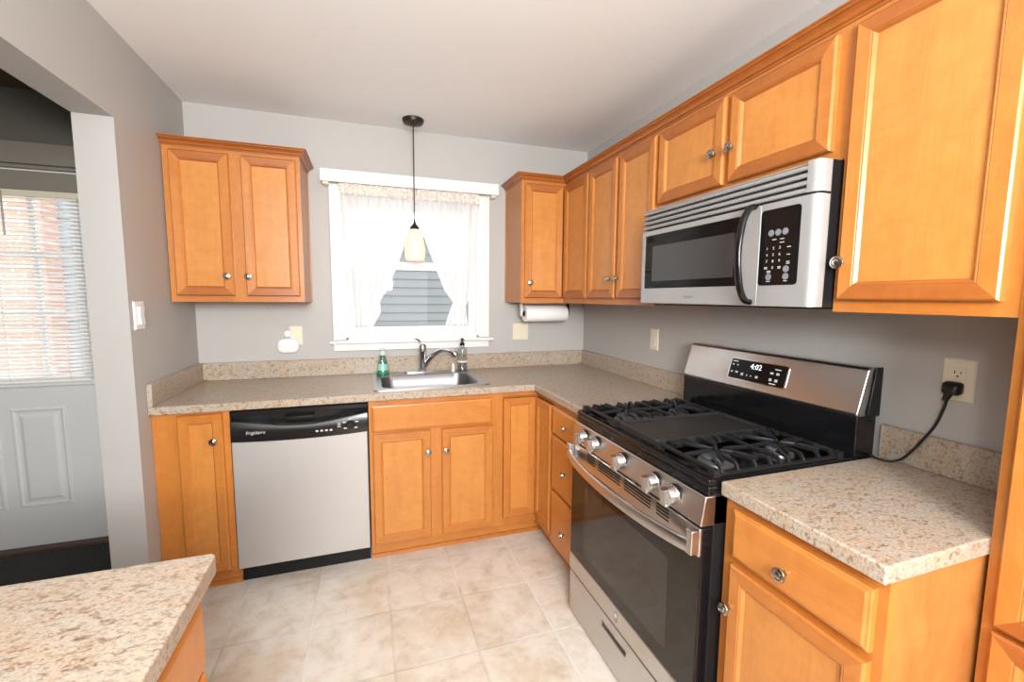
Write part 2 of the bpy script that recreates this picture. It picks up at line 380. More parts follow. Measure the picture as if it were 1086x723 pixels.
# ---- side entry beyond the opening
EX = -4.3
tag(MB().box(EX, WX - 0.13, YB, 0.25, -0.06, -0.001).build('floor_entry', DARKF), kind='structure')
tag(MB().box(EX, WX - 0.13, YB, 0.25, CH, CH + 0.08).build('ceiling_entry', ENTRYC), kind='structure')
tag(MB().box(EX, WX - 0.13, -3.2, -3.1, -0.06, CH).build('wall_entry_front', WALL), kind='structure')  # unseen wall, added to keep ambient light out of the entry
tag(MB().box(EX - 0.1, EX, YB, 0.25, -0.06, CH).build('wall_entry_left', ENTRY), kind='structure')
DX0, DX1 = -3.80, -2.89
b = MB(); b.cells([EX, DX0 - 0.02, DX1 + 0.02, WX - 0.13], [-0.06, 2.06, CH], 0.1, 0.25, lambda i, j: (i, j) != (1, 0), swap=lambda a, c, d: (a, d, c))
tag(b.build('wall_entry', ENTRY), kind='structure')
d = thing('door_1', (0, 0.105, 0), 'pale grey half glass entry door beyond the wall opening at left', 'door', kind='structure')
LX0, LX1, LZ0, LZ1 = -3.66, -2.99, 0.96, 1.90
b = MB(); b.cells([DX0, LX0, LX1, DX1], [0.022, LZ0, LZ1, 2.035], 0.0, 0.044, lambda i, j: (i, j) != (1, 1), swap=lambda a, c, e: (a, e, c))
b.build('door_slab', DOORP, d)
for x0, x1 in ((-3.605, -3.375), (-3.322, -3.092)):
    b = MB()
    def rl(i, y): return [(x0 + i, y, 0.245 + i), (x1 - i, y, 0.245 + i), (x1 - i, y, 0.792 - i), (x0 + i, y, 0.792 - i)]
    b.loops([rl(0, 0.002), rl(0, -0.004), rl(0.012, -0.006), rl(0.022, -0.001), rl(0.034, -0.001), rl(0.05, -0.007), rl(0.052, -0.0075)], cap0=False)
    b.build('door_panel', DOORP, d, bevel=0)
b = MB(); fr = 0.03
b.box(LX0 - fr, LX0, -0.012, 0.0, LZ0 - fr, LZ1 + fr); b.box(LX1, LX1 + fr, -0.012, 0.0, LZ0 - fr, LZ1 + fr); b.box(LX0, LX1, -0.012, 0.0, LZ0 - fr, LZ0); b.box(LX0, LX1, -0.012, 0.0, LZ1, LZ1 + fr)
b.build('lite_frame', TRIM, d)
g = MB().box(LX0, LX1, 0.020, 0.024, LZ0, LZ1).build('pane', GLASS, d)
b = MB()
for x in (-3.425, -3.165): b.box(x - 0.012, x + 0.012, 0.012, 0.032, LZ0, LZ1)
for z in (1.29, 1.60): b.box(LX0, LX1, 0.013, 0.031, z - 0.012, z + 0.012)
b.build('muntin_grid', TRIM, d)
b = MB(); b.box(DX0 - 0.10, DX0 - 0.01, -0.018, 0.0, 0, 2.16); b.box(DX1 + 0.01, DX1 + 0.10, -0.018, 0.0, 0, 2.16); b.box(DX0 - 0.11, DX1 + 0.11, -0.022, 0.0, 2.058, 2.165); b.box(DX0 - 0.01, DX1 + 0.01, -0.006, 0.02, 2.038, 2.055)
b.build('door_casing', TAUPE, d, loc=(0, -0.005, 0), bevel=0.003)
MB().box(DX0, DX1, -0.05, 0.05, 0.0, 0.02).build('threshold', BROWN, d, bevel=0.004)
bl = thing('mini_blind', (-3.30, 0.085, 1.915), 'white slatted mini blind hanging over the entry door glass', 'blind')
b = MB(); nsl = 46
for k in range(nsl):
    z = -0.03 - k * (0.955 / nsl); a = R(27)
    c, s_ = math.cos(a) * 0.0125, math.sin(a) * 0.0125
    b.add([(-0.385, -c, z - s_), (0.385, -c, z - s_), (0.385, 0, z + 0.0015), (-0.385, 0, z + 0.0015), (0.385, c, z + s_), (-0.385, c, z + s_)], [(0, 1, 2, 3), (3, 2, 4, 5)])
b.build('slats', BLIND, bl)
MB().box(-0.39, 0.39, -0.014, 0.014, -0.02, 0.010).build('head_rail', IVORY, bl, bevel=0.002)
MB().box(-0.40, 0.40, -0.018, 0.014, 0.0105, 0.105).build('blind_valance', TAUPE, bl, bevel=0.004)
MB().box(-0.387, 0.387, -0.012, 0.012, -1.005, -0.988).build('bottom_rail', TRIM, bl, bevel=0.003)
MB().tube([(0.055, -0.02, 0.0), (0.056, -0.022, -0.22)], 0.004).build('tilt_wand', plain('grey_wand', (0.25, 0.24, 0.22), 0.3), bl, smooth=40)
b = MB()
for x in (-0.26, 0.01, 0.26): b.tube([(x, -0.0135, 0), (x, -0.0135, -0.99)], 0.0012, 5)
b.build('ladder_cord', WHITEP, bl)
tag(MB().box(-3.36, -2.60, -1.1, 0.045, 0.0, 0.011).build('door_mat', MAT, bevel=0.004), 'charcoal mat on the dark floor in front of the entry door', 'mat')

# ---- kitchen window
wd = thing('window_1', (0, 0, 0), 'white framed window over the sink', 'window', kind='structure')
wx0, wx1, wz0, wz1 = -1.642, -0.80, 1.13, 2.01
b = MB(); b.box(-1.716, wx0, -0.02, 0.0, wz0, 2.08); b.box(wx1, -0.731, -0.02, 0.0, wz0, 2.08); b.box(wx0, wx1, -0.02, 0.0, wz1, 2.08)
b.box(-1.716, -1.700, -0.026, -0.02, wz0, 2.08); b.box(-0.747, -0.731, -0.026, -0.02, wz0, 2.08)
b.build('window_casing', TRIM, wd, bevel=0.003)
b = MB(); b.box(wx0 - 0.003, wx0 + 0.012, 0.0, 0.15, wz0, wz1); b.box(wx1 - 0.012, wx1 + 0.005, 0.0, 0.15, wz0, wz1); b.box(wx0, wx1, 0.0, 0.15, wz1 - 0.012, wz1 + 0.01); b.box(wx0, wx1, 0.0, 0.16, wz0 - 0.005, wz0 + 0.012)
b.build('window_jamb', TRIM, wd)
MB().box(-1.736, -0.707, -0.052, 0.05, 1.109, 1.128).build('window_sill', TRIM, wd, bevel=0.005, seg=3)
MB().box(-1.716, -0.731, -0.018, 0.0, 1.062, 1.109).build('apron', TRIM, wd, bevel=0.003)
def sash(name, y, z0, z1, bot, top):
    b = MB(); a0, a1 = wx0 + 0.012, wx1 - 0.012; st = 0.042
    b.box(a0, a0 + st, y, y + 0.03, z0, z1); b.box(a1 - st, a1, y, y + 0.03, z0, z1); b.box(a0 + st, a1 - st, y, y + 0.03, z0, z0 + bot); b.box(a0 + st, a1 - st, y, y + 0.03, z1 - top, z1)
    o = b.build(name, TRIM, wd, bevel=0.002)
    MB().box(a0 + st, a1 - st, y + 0.013, y + 0.017, z0 + bot, z1 - top).build('pane', GLASS, o)
sash('lower_sash', 0.045, 1.142, 1.622, 0.062, 0.052)
sash('upper_sash', 0.085, 1.575, 1.998, 0.04, 0.042)

# ---- neighbours seen through the glass
h = thing('neighbor_house', (-1.0, 3.5, 0), 'pale blue grey clapboard house wall outside the kitchen window', 'house')
def clap(b, x0, x1, z0, z1, lap):
    n = int((z1 - z0) / lap)
    for k in range(n):
        za = z0 + k * lap; b.prism([(0.0, za), (-0.022, za), (-0.004, za + lap), (0.0, za + lap)], x0, x1, 'x')
b = MB(); clap(b, -1.6, 3.0, 0, 2.24, 0.118); b.box(-1.6, 3.0, 0, 0.2, 0, 2.24); b.build('siding', SIDE, h)
b = MB(); b.box(-1.7, 3.1, -0.12, 0.25, 2.24, 2.32); b.build('eave', TRIM, h)
h = thing('neighbor_house', (-4.0, 4.3, 0), 'taller pale blue clapboard house seen through the entry door blind', 'house')
b = MB(); clap(b, -1.28, 2.0, 0, 3.7, 0.118); b.box(-1.28, 2.0, 0, 0.2, 0, 3.7); b.build('siding', SIDE2, h)
b = MB(); b.box(0.0, 0.55, -0.04, 0.0, 0.9, 2.1); b.build('window', TRIM, h)
h = thing('brick_house', (-7.0, 3.9, 0), 'red brick house wall seen through the entry door blind', 'house')
MB().box(-3, 1.85, 0, 0.3, 0, 4.0).build('wall', BRICK, h)
MB().box(-3.1, 1.9, -0.2, 0.4, 4.0, 4.1).build('eave', TRIM, h)
tag(MB().box(-11, 4, 0.25, 9, -0.5, -0.1).build('ground', GROUND), kind='structure')

# ================================================================== CABINETRY
def knob(parent, x, z, y=0.0):
    """round nickel knob on a front whose face is at local y"""
    b = MB().lathe([(0.0065, 0.0), (0.0065, -0.010), (0.008, -0.013), (0.0155, -0.016), (0.0170, -0.0195), (0.0160, -0.0225), (0.0125, -0.0235), (0.0115, -0.0215), (0.0095, -0.0215), (0.0085, -0.0245), (0.004, -0.0262), (0.0008, -0.0265)], (0, 0, 0), 'y', 20)
    return b.build('knob', NICKEL, parent, loc=(x, y, z), smooth=35)
def panel_door(parent, x, y, z, wd_, ht, kn=None, fw_=0.040, name='door', base=None):
    """mitred frame door, front towards -y; origin at its lower left, on plane y"""
    if base is None: base = parent.name.startswith(("base", "sink", "corner_base"))
    def L(d_, yy): return [(d_, yy, d_), (wd_ - d_, yy, d_), (wd_ - d_, yy, ht - d_), (d_, yy, ht - d_)]
    prof = [(0, 0.0), (0, -0.0150), (0.0012, -0.0168), (0.0050, -0.0200), (fw_ - 0.004, -0.0192), (fw_ - 0.0025, -0.0178), (fw_ - 0.001, -0.0184), (fw_ + 0.001, -0.0182), (fw_ + 0.0075, -0.0115), (fw_ + 0.008, -0.0095)]
    b = MB(); ls = [L(*p) for p in prof]
    for k in range(len(ls) - 1):
        for i in range(4):
            j = (i + 1) % 4
            b.add([ls[k][i], ls[k][j], ls[k + 1][j], ls[k + 1][i]], [(0, 1, 2, 3)], 1 if i in (0, 2) else 0)
    b.add(ls[0], [(0, 1, 2, 3)], 0)
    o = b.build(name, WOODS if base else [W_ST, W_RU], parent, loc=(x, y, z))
    e = fw_ + 0.0065
    MB().box(e, wd_ - e, -0.0110, -0.0055, e, ht - e).build('door_panel', W_PA, o)
    if kn: knob(o, kn[0] - x, kn[1] - z, -0.020)
    return o
def slab_drawer(parent, x, y, z, wd_, ht, kn=None, name='drawer'):
    def L(d_, yy): return [(d_, yy, d_), (wd_ - d_, yy, d_), (wd_ - d_, yy, ht - d_), (d_, yy, ht - d_)]
    o = MB().loops([L(0, 0), L(0, -0.013), L(0.0025, -0.0155), L(0.006, -0.0165), (L(0.0085, -0.0185)), L(0.011, -0.020)]).build(name, W_DR, parent, loc=(x, y, z))
    if kn: knob(o, kn[0] - x, kn[1] - z, -0.020)
    return o
def frame(parent, x0, x1, z0, z1, yf, stiles, rails, t=0.019):
    """face frame: stiles = [(xa,xb)], rails = [(za,zb)]"""
    b = MB()
    for a, c in stiles: b.box(a, c, yf, yf + t, z0, z1, 0)
    for a, c in rails:
        xs = sorted(stiles)
        for k in range(len(xs) - 1): b.box(xs[k][1], xs[k + 1][0], yf + 0.0004, yf + t, a, c, 1)
    return b.build('face_frame', WOODS, parent)
CRP = [(0.0, 0.0), (0.004, 0.0), (0.004, 0.006), (0.010, 0.009), (0.014, 0.018), (0.022, 0.024), (0.030, 0.027), (0.030, 0.031), (0.036, 0.034), (0.036, 0.038), (0.0, 0.038)]
def crown(path, name, parent, loc=(0, 0, 0)):
    """profile CRP swept along a 2D path; outward is to the right of travel"""
    P = [Vector(p) for p in path]; ls = []
    for i, p in enumerate(P):
        def nr(a, c): d_ = (c - a).normalized(); return Vector((d_.y, -d_.x))
        if i == 0: n = nr(P[0], P[1]); k = 1
        elif i == len(P) - 1: n = nr(P[-2], P[-1]); k = 1
        else:
            n1, n2 = nr(P[i - 1], p), nr(p, P[i + 1]); n = (n1 + n2).normalized(); k = 1 / n.dot(n1)
        ls.append([(p.x + n.x * o_ * k, p.y + n.y * o_ * k, z) for o_, z in CRP])
    return MB().loops(ls).build(name, W_CR, parent, loc=loc)
UD = 0.3175; UZ0, UZ1 = 1.366, 2.108; UH = UZ1 - UZ0
DZ0, DH = 0.031, 0.692            # door bottom above the cabinet's base, door height

# ---- left wall cabinet
c = thing('wall_cabinet', (-2.424, 0, UZ0), 'maple wall cabinet with two doors left of the window', 'cabinet')
cw = 0.594
MB().box(0, cw, -UD + 0.019, 0, 0, UH).build('cabinet_body', W_SI, c)
frame(c, 0, cw, 0, UH, -UD, [(0, 0.04), (0.265, 0.340), (cw - 0.03, cw)], [(0, 0.045), (UH - 0.045, UH)])
panel_door(c, 0.028, -UD, DZ0, 0.247, DH, (0.248, 0.129))
panel_door(c, 0.328, -UD, DZ0, 0.247, DH, (0.341, 0.129))
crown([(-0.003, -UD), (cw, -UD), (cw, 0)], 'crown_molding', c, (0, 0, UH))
MB().box(cw, cw + 0.004, -0.018, 0, 0, UH).build('scribe_molding', W_ST, c)

# ---- corner wall cabinet (L plan)
c = thing('corner_wall_cabinet', (-0.609, 0, UZ0), 'L-shaped maple corner wall cabinet right of the window, above the paper towels', 'cabinet')
b = MB(); b.cells([0, 0.609 - UD + 0.019, 0.609], [-0.655, -UD + 0.019, 0], 0, UH, lambda i, j: (i, j) != (0, 0)); b.build('cabinet_body', W_SI, c)
b = MB(); b.box(0, 0.04, -UD, -UD + 0.019, 0, UH, 0); b.box(0.04, 0.609 - UD + 0.002, -UD, -UD + 0.019, 0, 0.045, 1); b.box(0.04, 0.609 - UD, -UD, -UD + 0.019, UH - 0.045, UH, 1)
b.box(0.609 - UD, 0.609 - UD + 0.019, -0.655, -UD, 0, 0.045, 0); b.box(0.609 - UD, 0.609 - UD + 0.019, -0.655, -UD, UH - 0.045, UH, 0); b.box(0.609 - UD, 0.609 - UD + 0.019, -0.655, -0.64, 0.045, UH - 0.045, 0)
b.build('face_frame', WOODS, c)
panel_door(c, 0.019, -UD, DZ0, 0.252, DH, (0.051, 0.124))
o = panel_door(c, 0, 0, 0, 0.302, DH); o.location = (0.609 - UD, -0.341, DZ0); o.rotation_euler = (0, 0, R(-90))
MB().box(-0.004, 0, -0.018, 0, 0, UH).build('scribe_molding', W_ST, c)

# ---- right wall cabinets: local x runs towards the camera, local -y faces the room
def rcab(name, ys, z, label, cat='cabinet'): return thing(name, (0, ys, z), label, cat, R(-90))
c = rcab('wall_cabinet', -0.656, UZ0, 'maple wall cabinet with two tall narrow doors, between the corner cabinet and the microwave')
cw = 0.592
MB().box(0, cw, -UD + 0.019, 0, 0, UH).build('cabinet_body', W_SI, c)
frame(c, 0, cw, 0, UH, -UD, [(0, 0.03), (0.27, 0.325), (cw - 0.025, cw)], [(0, 0.045), (UH - 0.045, UH)])
panel_door(c, 0.006, -UD, DZ0, 0.276, DH, (0.252, 0.130))
panel_door(c, 0.308, -UD, DZ0, 0.276, DH, (0.324, 0.130))
c = rcab('wall_cabinet', -1.249, 1.768, 'short maple wall cabinet with two doors directly above the microwave')
cw = 0.775; ch_ = UZ1 - 1.768
MB().box(0, cw, -UD + 0.019, 0, 0, ch_).build('cabinet_body', W_SI, c)
frame(c, 0, cw, 0, ch_, -UD, [(0, 0.03), (0.355, 0.40), (cw - 0.045, cw)], [(0, 0.04), (ch_ - 0.04, ch_)])
panel_door(c, 0.016, -UD, 0.027, 0.354, 0.294, (0.335, 0.139))
panel_door(c, 0.396, -UD, 0.027, 0.349, 0.294, (0.413, 0.139))
c = rcab('wall_cabinet', -2.0245, UZ0, 'large single door maple wall cabinet right of the microwave')
cw = 0.357
MB().box(0, cw, -UD + 0.019, 0, 0, UH).build('cabinet_body', W_SI, c)
frame(c, 0, cw, 0, UH, -UD, [(0, 0.04), (cw - 0.04, cw)], [(0, 0.045), (UH - 0.045, UH)])
panel_door(c, 0.0165, -UD, DZ0, 0.318, DH, (0.0275, 0.129))
c = rcab('pantry_cabinet', -2.382, 0, 'tall floor to crown maple pantry cabinet at the right edge')
cw = 0.46
MB().box(0, cw, -UD + 0.019, 0, 0.10, UZ1).build('cabinet_body', W_SI, c)
frame(c, 0, cw, 0.10, UZ1, -UD, [(0, 0.04), (cw - 0.04, cw)], [(0.10, 0.14), (0.715, 0.755), (UZ1 - 0.045, UZ1)])
MB().box(0, cw, -UD + 0.07, 0, 0, 0.10).build('toe_kick', W_SI, c)
panel_door(c, 0.021, -UD, 0.741, cw - 0.042, 1.348)
panel_door(c, 0.021, -UD, 0.125, cw - 0.042, 0.605)
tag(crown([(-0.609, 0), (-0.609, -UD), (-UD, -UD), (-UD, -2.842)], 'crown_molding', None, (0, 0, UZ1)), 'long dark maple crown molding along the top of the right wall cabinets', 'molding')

# ---- base cabinets
BD = 0.61; BH = 0.876; TK = 0.098
def toe(parent, x0, x1, shoe=True):
    b = MB().box(x0, x1, -0.535, -0.30, 0, TK)
    b.build('toe_kick', W_DR, parent)
    if shoe: MB().prism([(-0.535, 0), (-0.552, 0), (-0.550, 0.008), (-0.543, 0.016), (-0.535, 0.019)], x0, x1, 'x').build('shoe_molding', W_RA, parent)
c = thing('base_cabinet', (-2.4265, 0, 0), 'narrow single door maple base cabinet left of the dishwasher', 'cabinet')
cw = 0.2955
MB().box(0, cw, -BD + 0.019, -0.022, TK, BH).build('cabinet_body', W_SI, c)
frame(c, 0, cw, TK, BH, -BD, [(0, 0.115), (cw - 0.045, cw)], [(TK, TK + 0.03), (BH - 0.035, BH)])
toe(c, 0, cw)
panel_door(c, 0.0965, -BD, 0.115, 0.174, 0.749, (0.2365, 0.742), 0.036)
c = thing('sink_cabinet', (-1.524, 0, 0), 'maple sink base cabinet with false drawer front and two doors', 'cabinet')
cw = 0.664
MB().box(0, cw, -BD + 0.019, -0.022, TK, 0.70).build('cabinet_body', W_SI, c)
frame(c, 0, cw, TK, BH, -BD, [(0, 0.04), (0.29, 0.385), (cw - 0.035, cw)], [(TK, TK + 0.035), (0.69, 0.73), (BH - 0.04, BH)])
toe(c, 0, cw)
slab_drawer(c, 0.014, -BD, 0.713, 0.632, 0.136, None, 'false_drawer_front')
panel_door(c, 0.017, -BD, 0.116, 0.290, 0.586, (0.291, 0.587))
panel_door(c, 0.366, -BD, 0.116, 0.282, 0.584, (0.385, 0.587))
c = thing('corner_base_cabinet', (-0.8595, 0, 0), 'maple corner base cabinet with folding L-shaped door, right of the sink cabinet', 'cabinet')
q = 0.8595
b = MB(); b.cells([0, q - BD + 0.019, q - 0.022], [-0.8535, -BD + 0.019, -0.022], TK, BH, lambda i, j: (i, j) != (0, 0)); b.build('cabinet_body', W_SI, c)
b = MB(); b.box(0, 0.045, -BD, -BD + 0.019, TK, BH, 0); b.box(0.045, q - BD + 0.001, -BD, -BD + 0.019, TK, 0.15, 1); b.box(0.045, q - BD + 0.001, -BD, -BD + 0.019, 0.85, BH, 1)
b.box(q - BD, q - BD + 0.019, -0.8535, -BD, TK, 0.15, 0); b.box(q - BD, q - BD + 0.019, -0.8535, -BD, 0.85, BH, 0); b.box(q - BD, q - BD + 0.019, -0.8535, -0.846, 0.15, 0.85, 0)
b.build('face_frame', WOODS, c)
b = MB(); b.cells([0, q - 0.535, q - 0.3], [-0.8535, -0.535, -0.3], 0, TK, lambda i, j: (i, j) != (0, 0)); b.build('toe_kick', W_DR, c)
b = MB(); b.prism([(-0.535, 0), (-0.552, 0), (-0.550, 0.008), (-0.543, 0.016), (-0.535, 0.019)], 0, q - 0.552, 'x'); b.prism([(q - 0.535, 0), (q - 0.552, 0), (q - 0.550, 0.008), (q - 0.543, 0.016), (q - 0.535, 0.019)], -0.8535, -0.535, 'y'); b.build('shoe_molding', W_RA, c)
panel_door(c, 0.0465, -BD, 0.150, 0.190, 0.692, None, 0.036)
o = panel_door(c, 0, 0, 0, 0.205, 0.692, None, 0.036); o.location = (q - BD, -0.634, 0.150); o.rotation_euler = (0, 0, R(-90))
c = thing('drawer_cabinet', (0, -0.855, 0), 'maple base cabinet with three stacked drawers left of the range', 'cabinet', R(-90))
cw = 0.363
MB().box(0, cw, -BD + 0.019, -0.022, TK, BH).build('cabinet_body', W_SI, c)
frame(c, 0, cw, TK, BH, -BD, [(0, 0.03), (cw - 0.03, cw)], [(TK, TK + 0.03), (0.385, 0.42), (0.685, 0.715), (BH - 0.04, BH)])
toe(c, 0, cw)
for z0, z1, kz in ((0.705, 0.845, 0.777), (0.412, 0.694, 0.547), (0.113, 0.396, 0.243)): slab_drawer(c, 0.010, -BD, z0, 0.343, z1 - z0, (0.1815, kz))
c = thing('base_cabinet', (0, -1.991, 0), 'maple base cabinet with one drawer over a door right of the range', 'cabinet', R(-90))
cw = 0.385
MB().box(0, cw - 0.002, -BD + 0.019, -0.022, TK, BH).build('cabinet_body', W_BS, c)
frame(c, 0, cw, TK, BH, -BD, [(0, 0.045), (cw - 0.045, cw)], [(TK, TK + 0.03), (0.69, 0.73), (BH - 0.04, BH)])
toe(c, 0, cw)
slab_drawer(c, 0.036, -BD, 0.722, 0.331, 0.130, (0.192, 0.775))
panel_door(c, 0.036, -BD, 0.115, 0.331, 0.587, (0.044, 0.585), 0.040)
# peninsula cabinet, front faces the right wall
c = thing('peninsula_cabinet', (-2.43, -2.86, 0), 'maple drawer base under the peninsula worktop at lower left', 'cabinet', R(90))
PW = 0.896
MB().box(0, PW, -0.568, 0, TK, BH).build('cabinet_body', W_SI, c)
frame(c, 0, PW, TK, BH, -0.587, [(0, 0.03), (0.43, 0.47), (PW - 0.02, PW)], [(TK, TK + 0.03), (0.69, 0.70), (BH - 0.04, BH)])
MB().box(0, PW, -0.53, 0, 0, TK).build('toe_kick', W_DR, c)
for x0 in (0.012, 0.460):
    for z0, z1 in ((0.703, 0.832), (0.41, 0.690), (0.113, 0.396)): slab_drawer(c, x0, -0.587, z0, 0.430, z1 - z0, (x0 + 0.215, (z0 + z1) / 2))

# ================================================================== WORKTOPS
ct = thing('worktop', (0, 0, BH), 'L-shaped speckled beige laminate worktop with backsplash, holding the sink', 'worktop')
xs = [WX + 0.0005, -1.478, -0.892, -0.635, -0.0005]; ys = [-1.2185, -0.635, -0.562, -0.068, -0.0005]
b = MB(); b.cells(xs, ys, 0.0005, 0.038, lambda i, j: not (j == 0 and i < 3) and (i, j) != (1, 2)); b.build('worktop_slab', LAM, ct, bevel=0.004, seg=3)
def bp(x0, x1, y0, y1): MB().box(x0, x1, y0, y1, 0.0385, 0.140).build('backsplash', LAM, ct, bevel=0.002)
bp(WX + 0.021, -0.0005, -0.020, -0.0005); bp(WX + 0.0005, WX + 0.0205, -0.634, -0.0005); bp(-0.020, -0.0005, -1.2185, -0.0205)
ct = thing('worktop', (0, -1.99, BH), 'short speckled laminate worktop between the range and the pantry', 'worktop')
b = MB(); b.box(-0.635, -0.0005, -0.3915, -0.0005, 0.0005, 0.038); b.build('worktop_slab', LAM, ct, bevel=0.004, seg=3)
MB().box(-0.020, -0.0005, -0.3905, -0.0005, 0.0385, 0.140).build('backsplash', LAM, ct, bevel=0.002)
b = MB(); b.prism(rrect(-2.75, -1.802, -2.86, -1.955, 0.012), BH + 0.0005, 0.914, 'z')
tag(b.build('peninsula_worktop', LAM, bevel=0.004, seg=3), 'pale speckled laminate worktop of the peninsula at lower left', 'worktop')

# ================================================================== SINK AND TAP
sk = thing('kitchen_sink', (-1.185, -0.315, 0.914), 'stainless steel drop-in single bowl sink under the window', 'sink')
def rr3(x0, x1, y0, y1, r, z): return [(a, c_, z) for a, c_ in rrect(x0, x1, y0, y1, r, 6)]
o0 = (-0.315, 0.313, -0.262, 0.262)
b = MB(); b.loops([rr3(*o0, 0.03, 0.0005), rr3(*o0, 0.03, 0.004), rr3(-0.308, 0.306, -0.255, 0.255, 0.028, 0.0075), rr3(-0.295, 0.293, -0.245, 0.245, 0.03, 0.0055),
    rr3(-0.270, 0.262, -0.236, 0.160, 0.075, 0.0055)], cap0=False, cap1=False)
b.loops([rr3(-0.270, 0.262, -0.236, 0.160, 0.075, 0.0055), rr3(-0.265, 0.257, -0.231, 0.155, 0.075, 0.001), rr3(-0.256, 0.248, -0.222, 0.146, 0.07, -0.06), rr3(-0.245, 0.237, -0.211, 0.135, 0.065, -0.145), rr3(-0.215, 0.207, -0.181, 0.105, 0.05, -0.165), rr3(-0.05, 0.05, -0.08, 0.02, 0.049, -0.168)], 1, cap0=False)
b.build('sink_bowl', [SINKST, plain('shaded_bowl_steel', (0.27, 0.27, 0.275), 0.4, 1.0)], sk, smooth=40)  # bowl is the rim's steel, its colour darkened for the shade inside
MB().lathe([(0.043, -0.1668), (0.041, -0.163), (0.03, -0.1655), (0.002, -0.1665)], (0, -0.03, 0), 'z', 24).build('drain', CHROME, sk, smooth=40)
f = thing('faucet', (-1.187, -0.082, 0.9198), 'chrome single lever faucet with pull-out spout behind the sink', 'faucet')
b = MB(); b.loops([[(a, c_, z) for a, c_ in rrect(-0.118 + i, 0.118 - i, -0.026 + i, 0.026 - i, 0.024 - i, 5)] for i, z in ((0, 0), (0, 0.004), (0.004, 0.008))]); b.build('deck_plate', CHROME, f, smooth=35)
b = MB().lathe([(0.027, 0.0085), (0.027, 0.012), (0.023, 0.016), (0.0225, 0.05), (0.0225, 0.125), (0.0245, 0.130), (0.0245, 0.165), (0.020, 0.178), (0.012, 0.186), (0.001, 0.188)], (0, 0, 0), 'z', 24); b.build('faucet_body', CHROME, f, smooth=35)
sp = bez([(0.008, -0.004, 0.035), (0.032, -0.012, 0.072), (0.068, -0.025, 0.113), (0.115, -0.042, 0.142), (0.165, -0.058, 0.138), (0.200, -0.070, 0.112)], 6)
b = MB().tube(sp, [0.0155] * 12 + [0.0135] * (len(sp) - 18) + [0.0145, 0.017, 0.019, 0.0205, 0.021, 0.0205], 14); b.build('spout', CHROME, f, smooth=45)
MB().lathe([(0.0158, 0.0), (0.0158, 0.006), (0.012, 0.006)], (0, 0, 0), 'z', 18).build('spray_face', BLACKP, f, loc=sp[-1], rot=(R(160), R(-38), 0))
MB().tube(bez([(0.0, 0.0, 0.170), (-0.010, 0.0, 0.190), (-0.026, -0.002, 0.208), (-0.052, -0.006, 0.220)], 6), [0.012, 0.011, 0.010, 0.0095, 0.009, 0.0085, 0.008, 0.0075, 0.007, 0.0065, 0.006, 0.006, 0.006, 0.006, 0.006, 0.0065, 0.0065, 0.006, 0.004], 10).build('lever', CHROME, f, smooth=45)
s = thing('soap_bottle', (-1.434, -0.113, 0.9198), 'green foaming hand soap bottle standing left of the faucet', 'bottle')
MB().lathe([(0.036, 0.0), (0.038, 0.004), (0.036, 0.02), (0.028, 0.07), (0.0205, 0.112), (0.017, 0.122), (0.014, 0.124)], (0, 0, 0), 'z', 24).build('bottle', GREENB, s, smooth=40)
MB().lathe([(0.034, 0.003), (0.035, 0.006), (0.033, 0.02), (0.026, 0.068), (0.001, 0.068)], (0, 0, 0), 'z', 24).build('liquid_soap', GREENL, s, smooth=40)
b = MB().lathe([(0.0185, 0.122), (0.0195, 0.126), (0.0185, 0.14), (0.009, 0.146), (0.009, 0.156), (0.014, 0.158), (0.013, 0.164), (0.001, 0.165)], (0, 0, 0), 'z', 20)
b.tube([(0.0, 0.0, 0.159), (-0.002, -0.03, 0.157)], 0.005, 8); b.build('pump', plain('frosted_pump', (0.62, 0.72, 0.70), 0.25), s, smooth=40)
MB().lathe([(0.0345, 0.03), (0.0285, 0.070)], (0, 0, 0), 'z', 24, cap0=False, cap1=False).build('soap_label', plain('pale_green_label', (0.30, 0.58, 0.50), 0.4), s, smooth=40)
s = thing('soap_dispenser', (-0.935, -0.105, 0.9198), 'clear soap bottle with a black pump standing right of the faucet', 'bottle')
MB().lathe([(0.031, 0.0), (0.033, 0.004), (0.033, 0.13), (0.028, 0.15), (0.014, 0.160), (0.013, 0.168)], (0, 0, 0), 'z', 22).build('bottle', CLEARB, s, smooth=40)
MB().lathe([(0.030, 0.003), (0.031, 0.006), (0.031, 0.060), (0.001, 0.060)], (0, 0, 0), 'z', 22).build('liquid_soap', glass('clear_liquid', (0.90, 0.90, 0.87), 0.1), s, smooth=40)
b = MB().lathe([(0.015, 0.166), (0.016, 0.170), (0.015, 0.183), (0.006, 0.188), (0.006, 0.202), (0.010, 0.204), (0.009, 0.213), (0.001, 0.214)], (0, 0, 0), 'z', 18); b.tube([(0, 0, 0.207), (0.004, -0.032, 0.204)], 0.0045, 8); b.build('pump', BLACKP, s, smooth=40)
MB().lathe([(0.0333, 0.058), (0.0333, 0.066)], (0, 0, 0), 'z', 22, cap0=False, cap1=False).build('soap_label', WHITEP, s, smooth=40)
s = MB().lathe([(0.017, 0.0), (0.017, 0.004), (0.0125, 0.006), (0.012, 0.042), (0.010, 0.048), (0.001, 0.049)], (0, 0, 0), 'z', 18).build('sink_air_gap', plain('satin_cap', (0.75, 0.74, 0.72), 0.25, 0.3), loc=(-0.993, -0.092, 0.9198), smooth=40)
tag(s, 'small white capped fitting on the sink ledge beside the clear soap bottle', 'fitting')

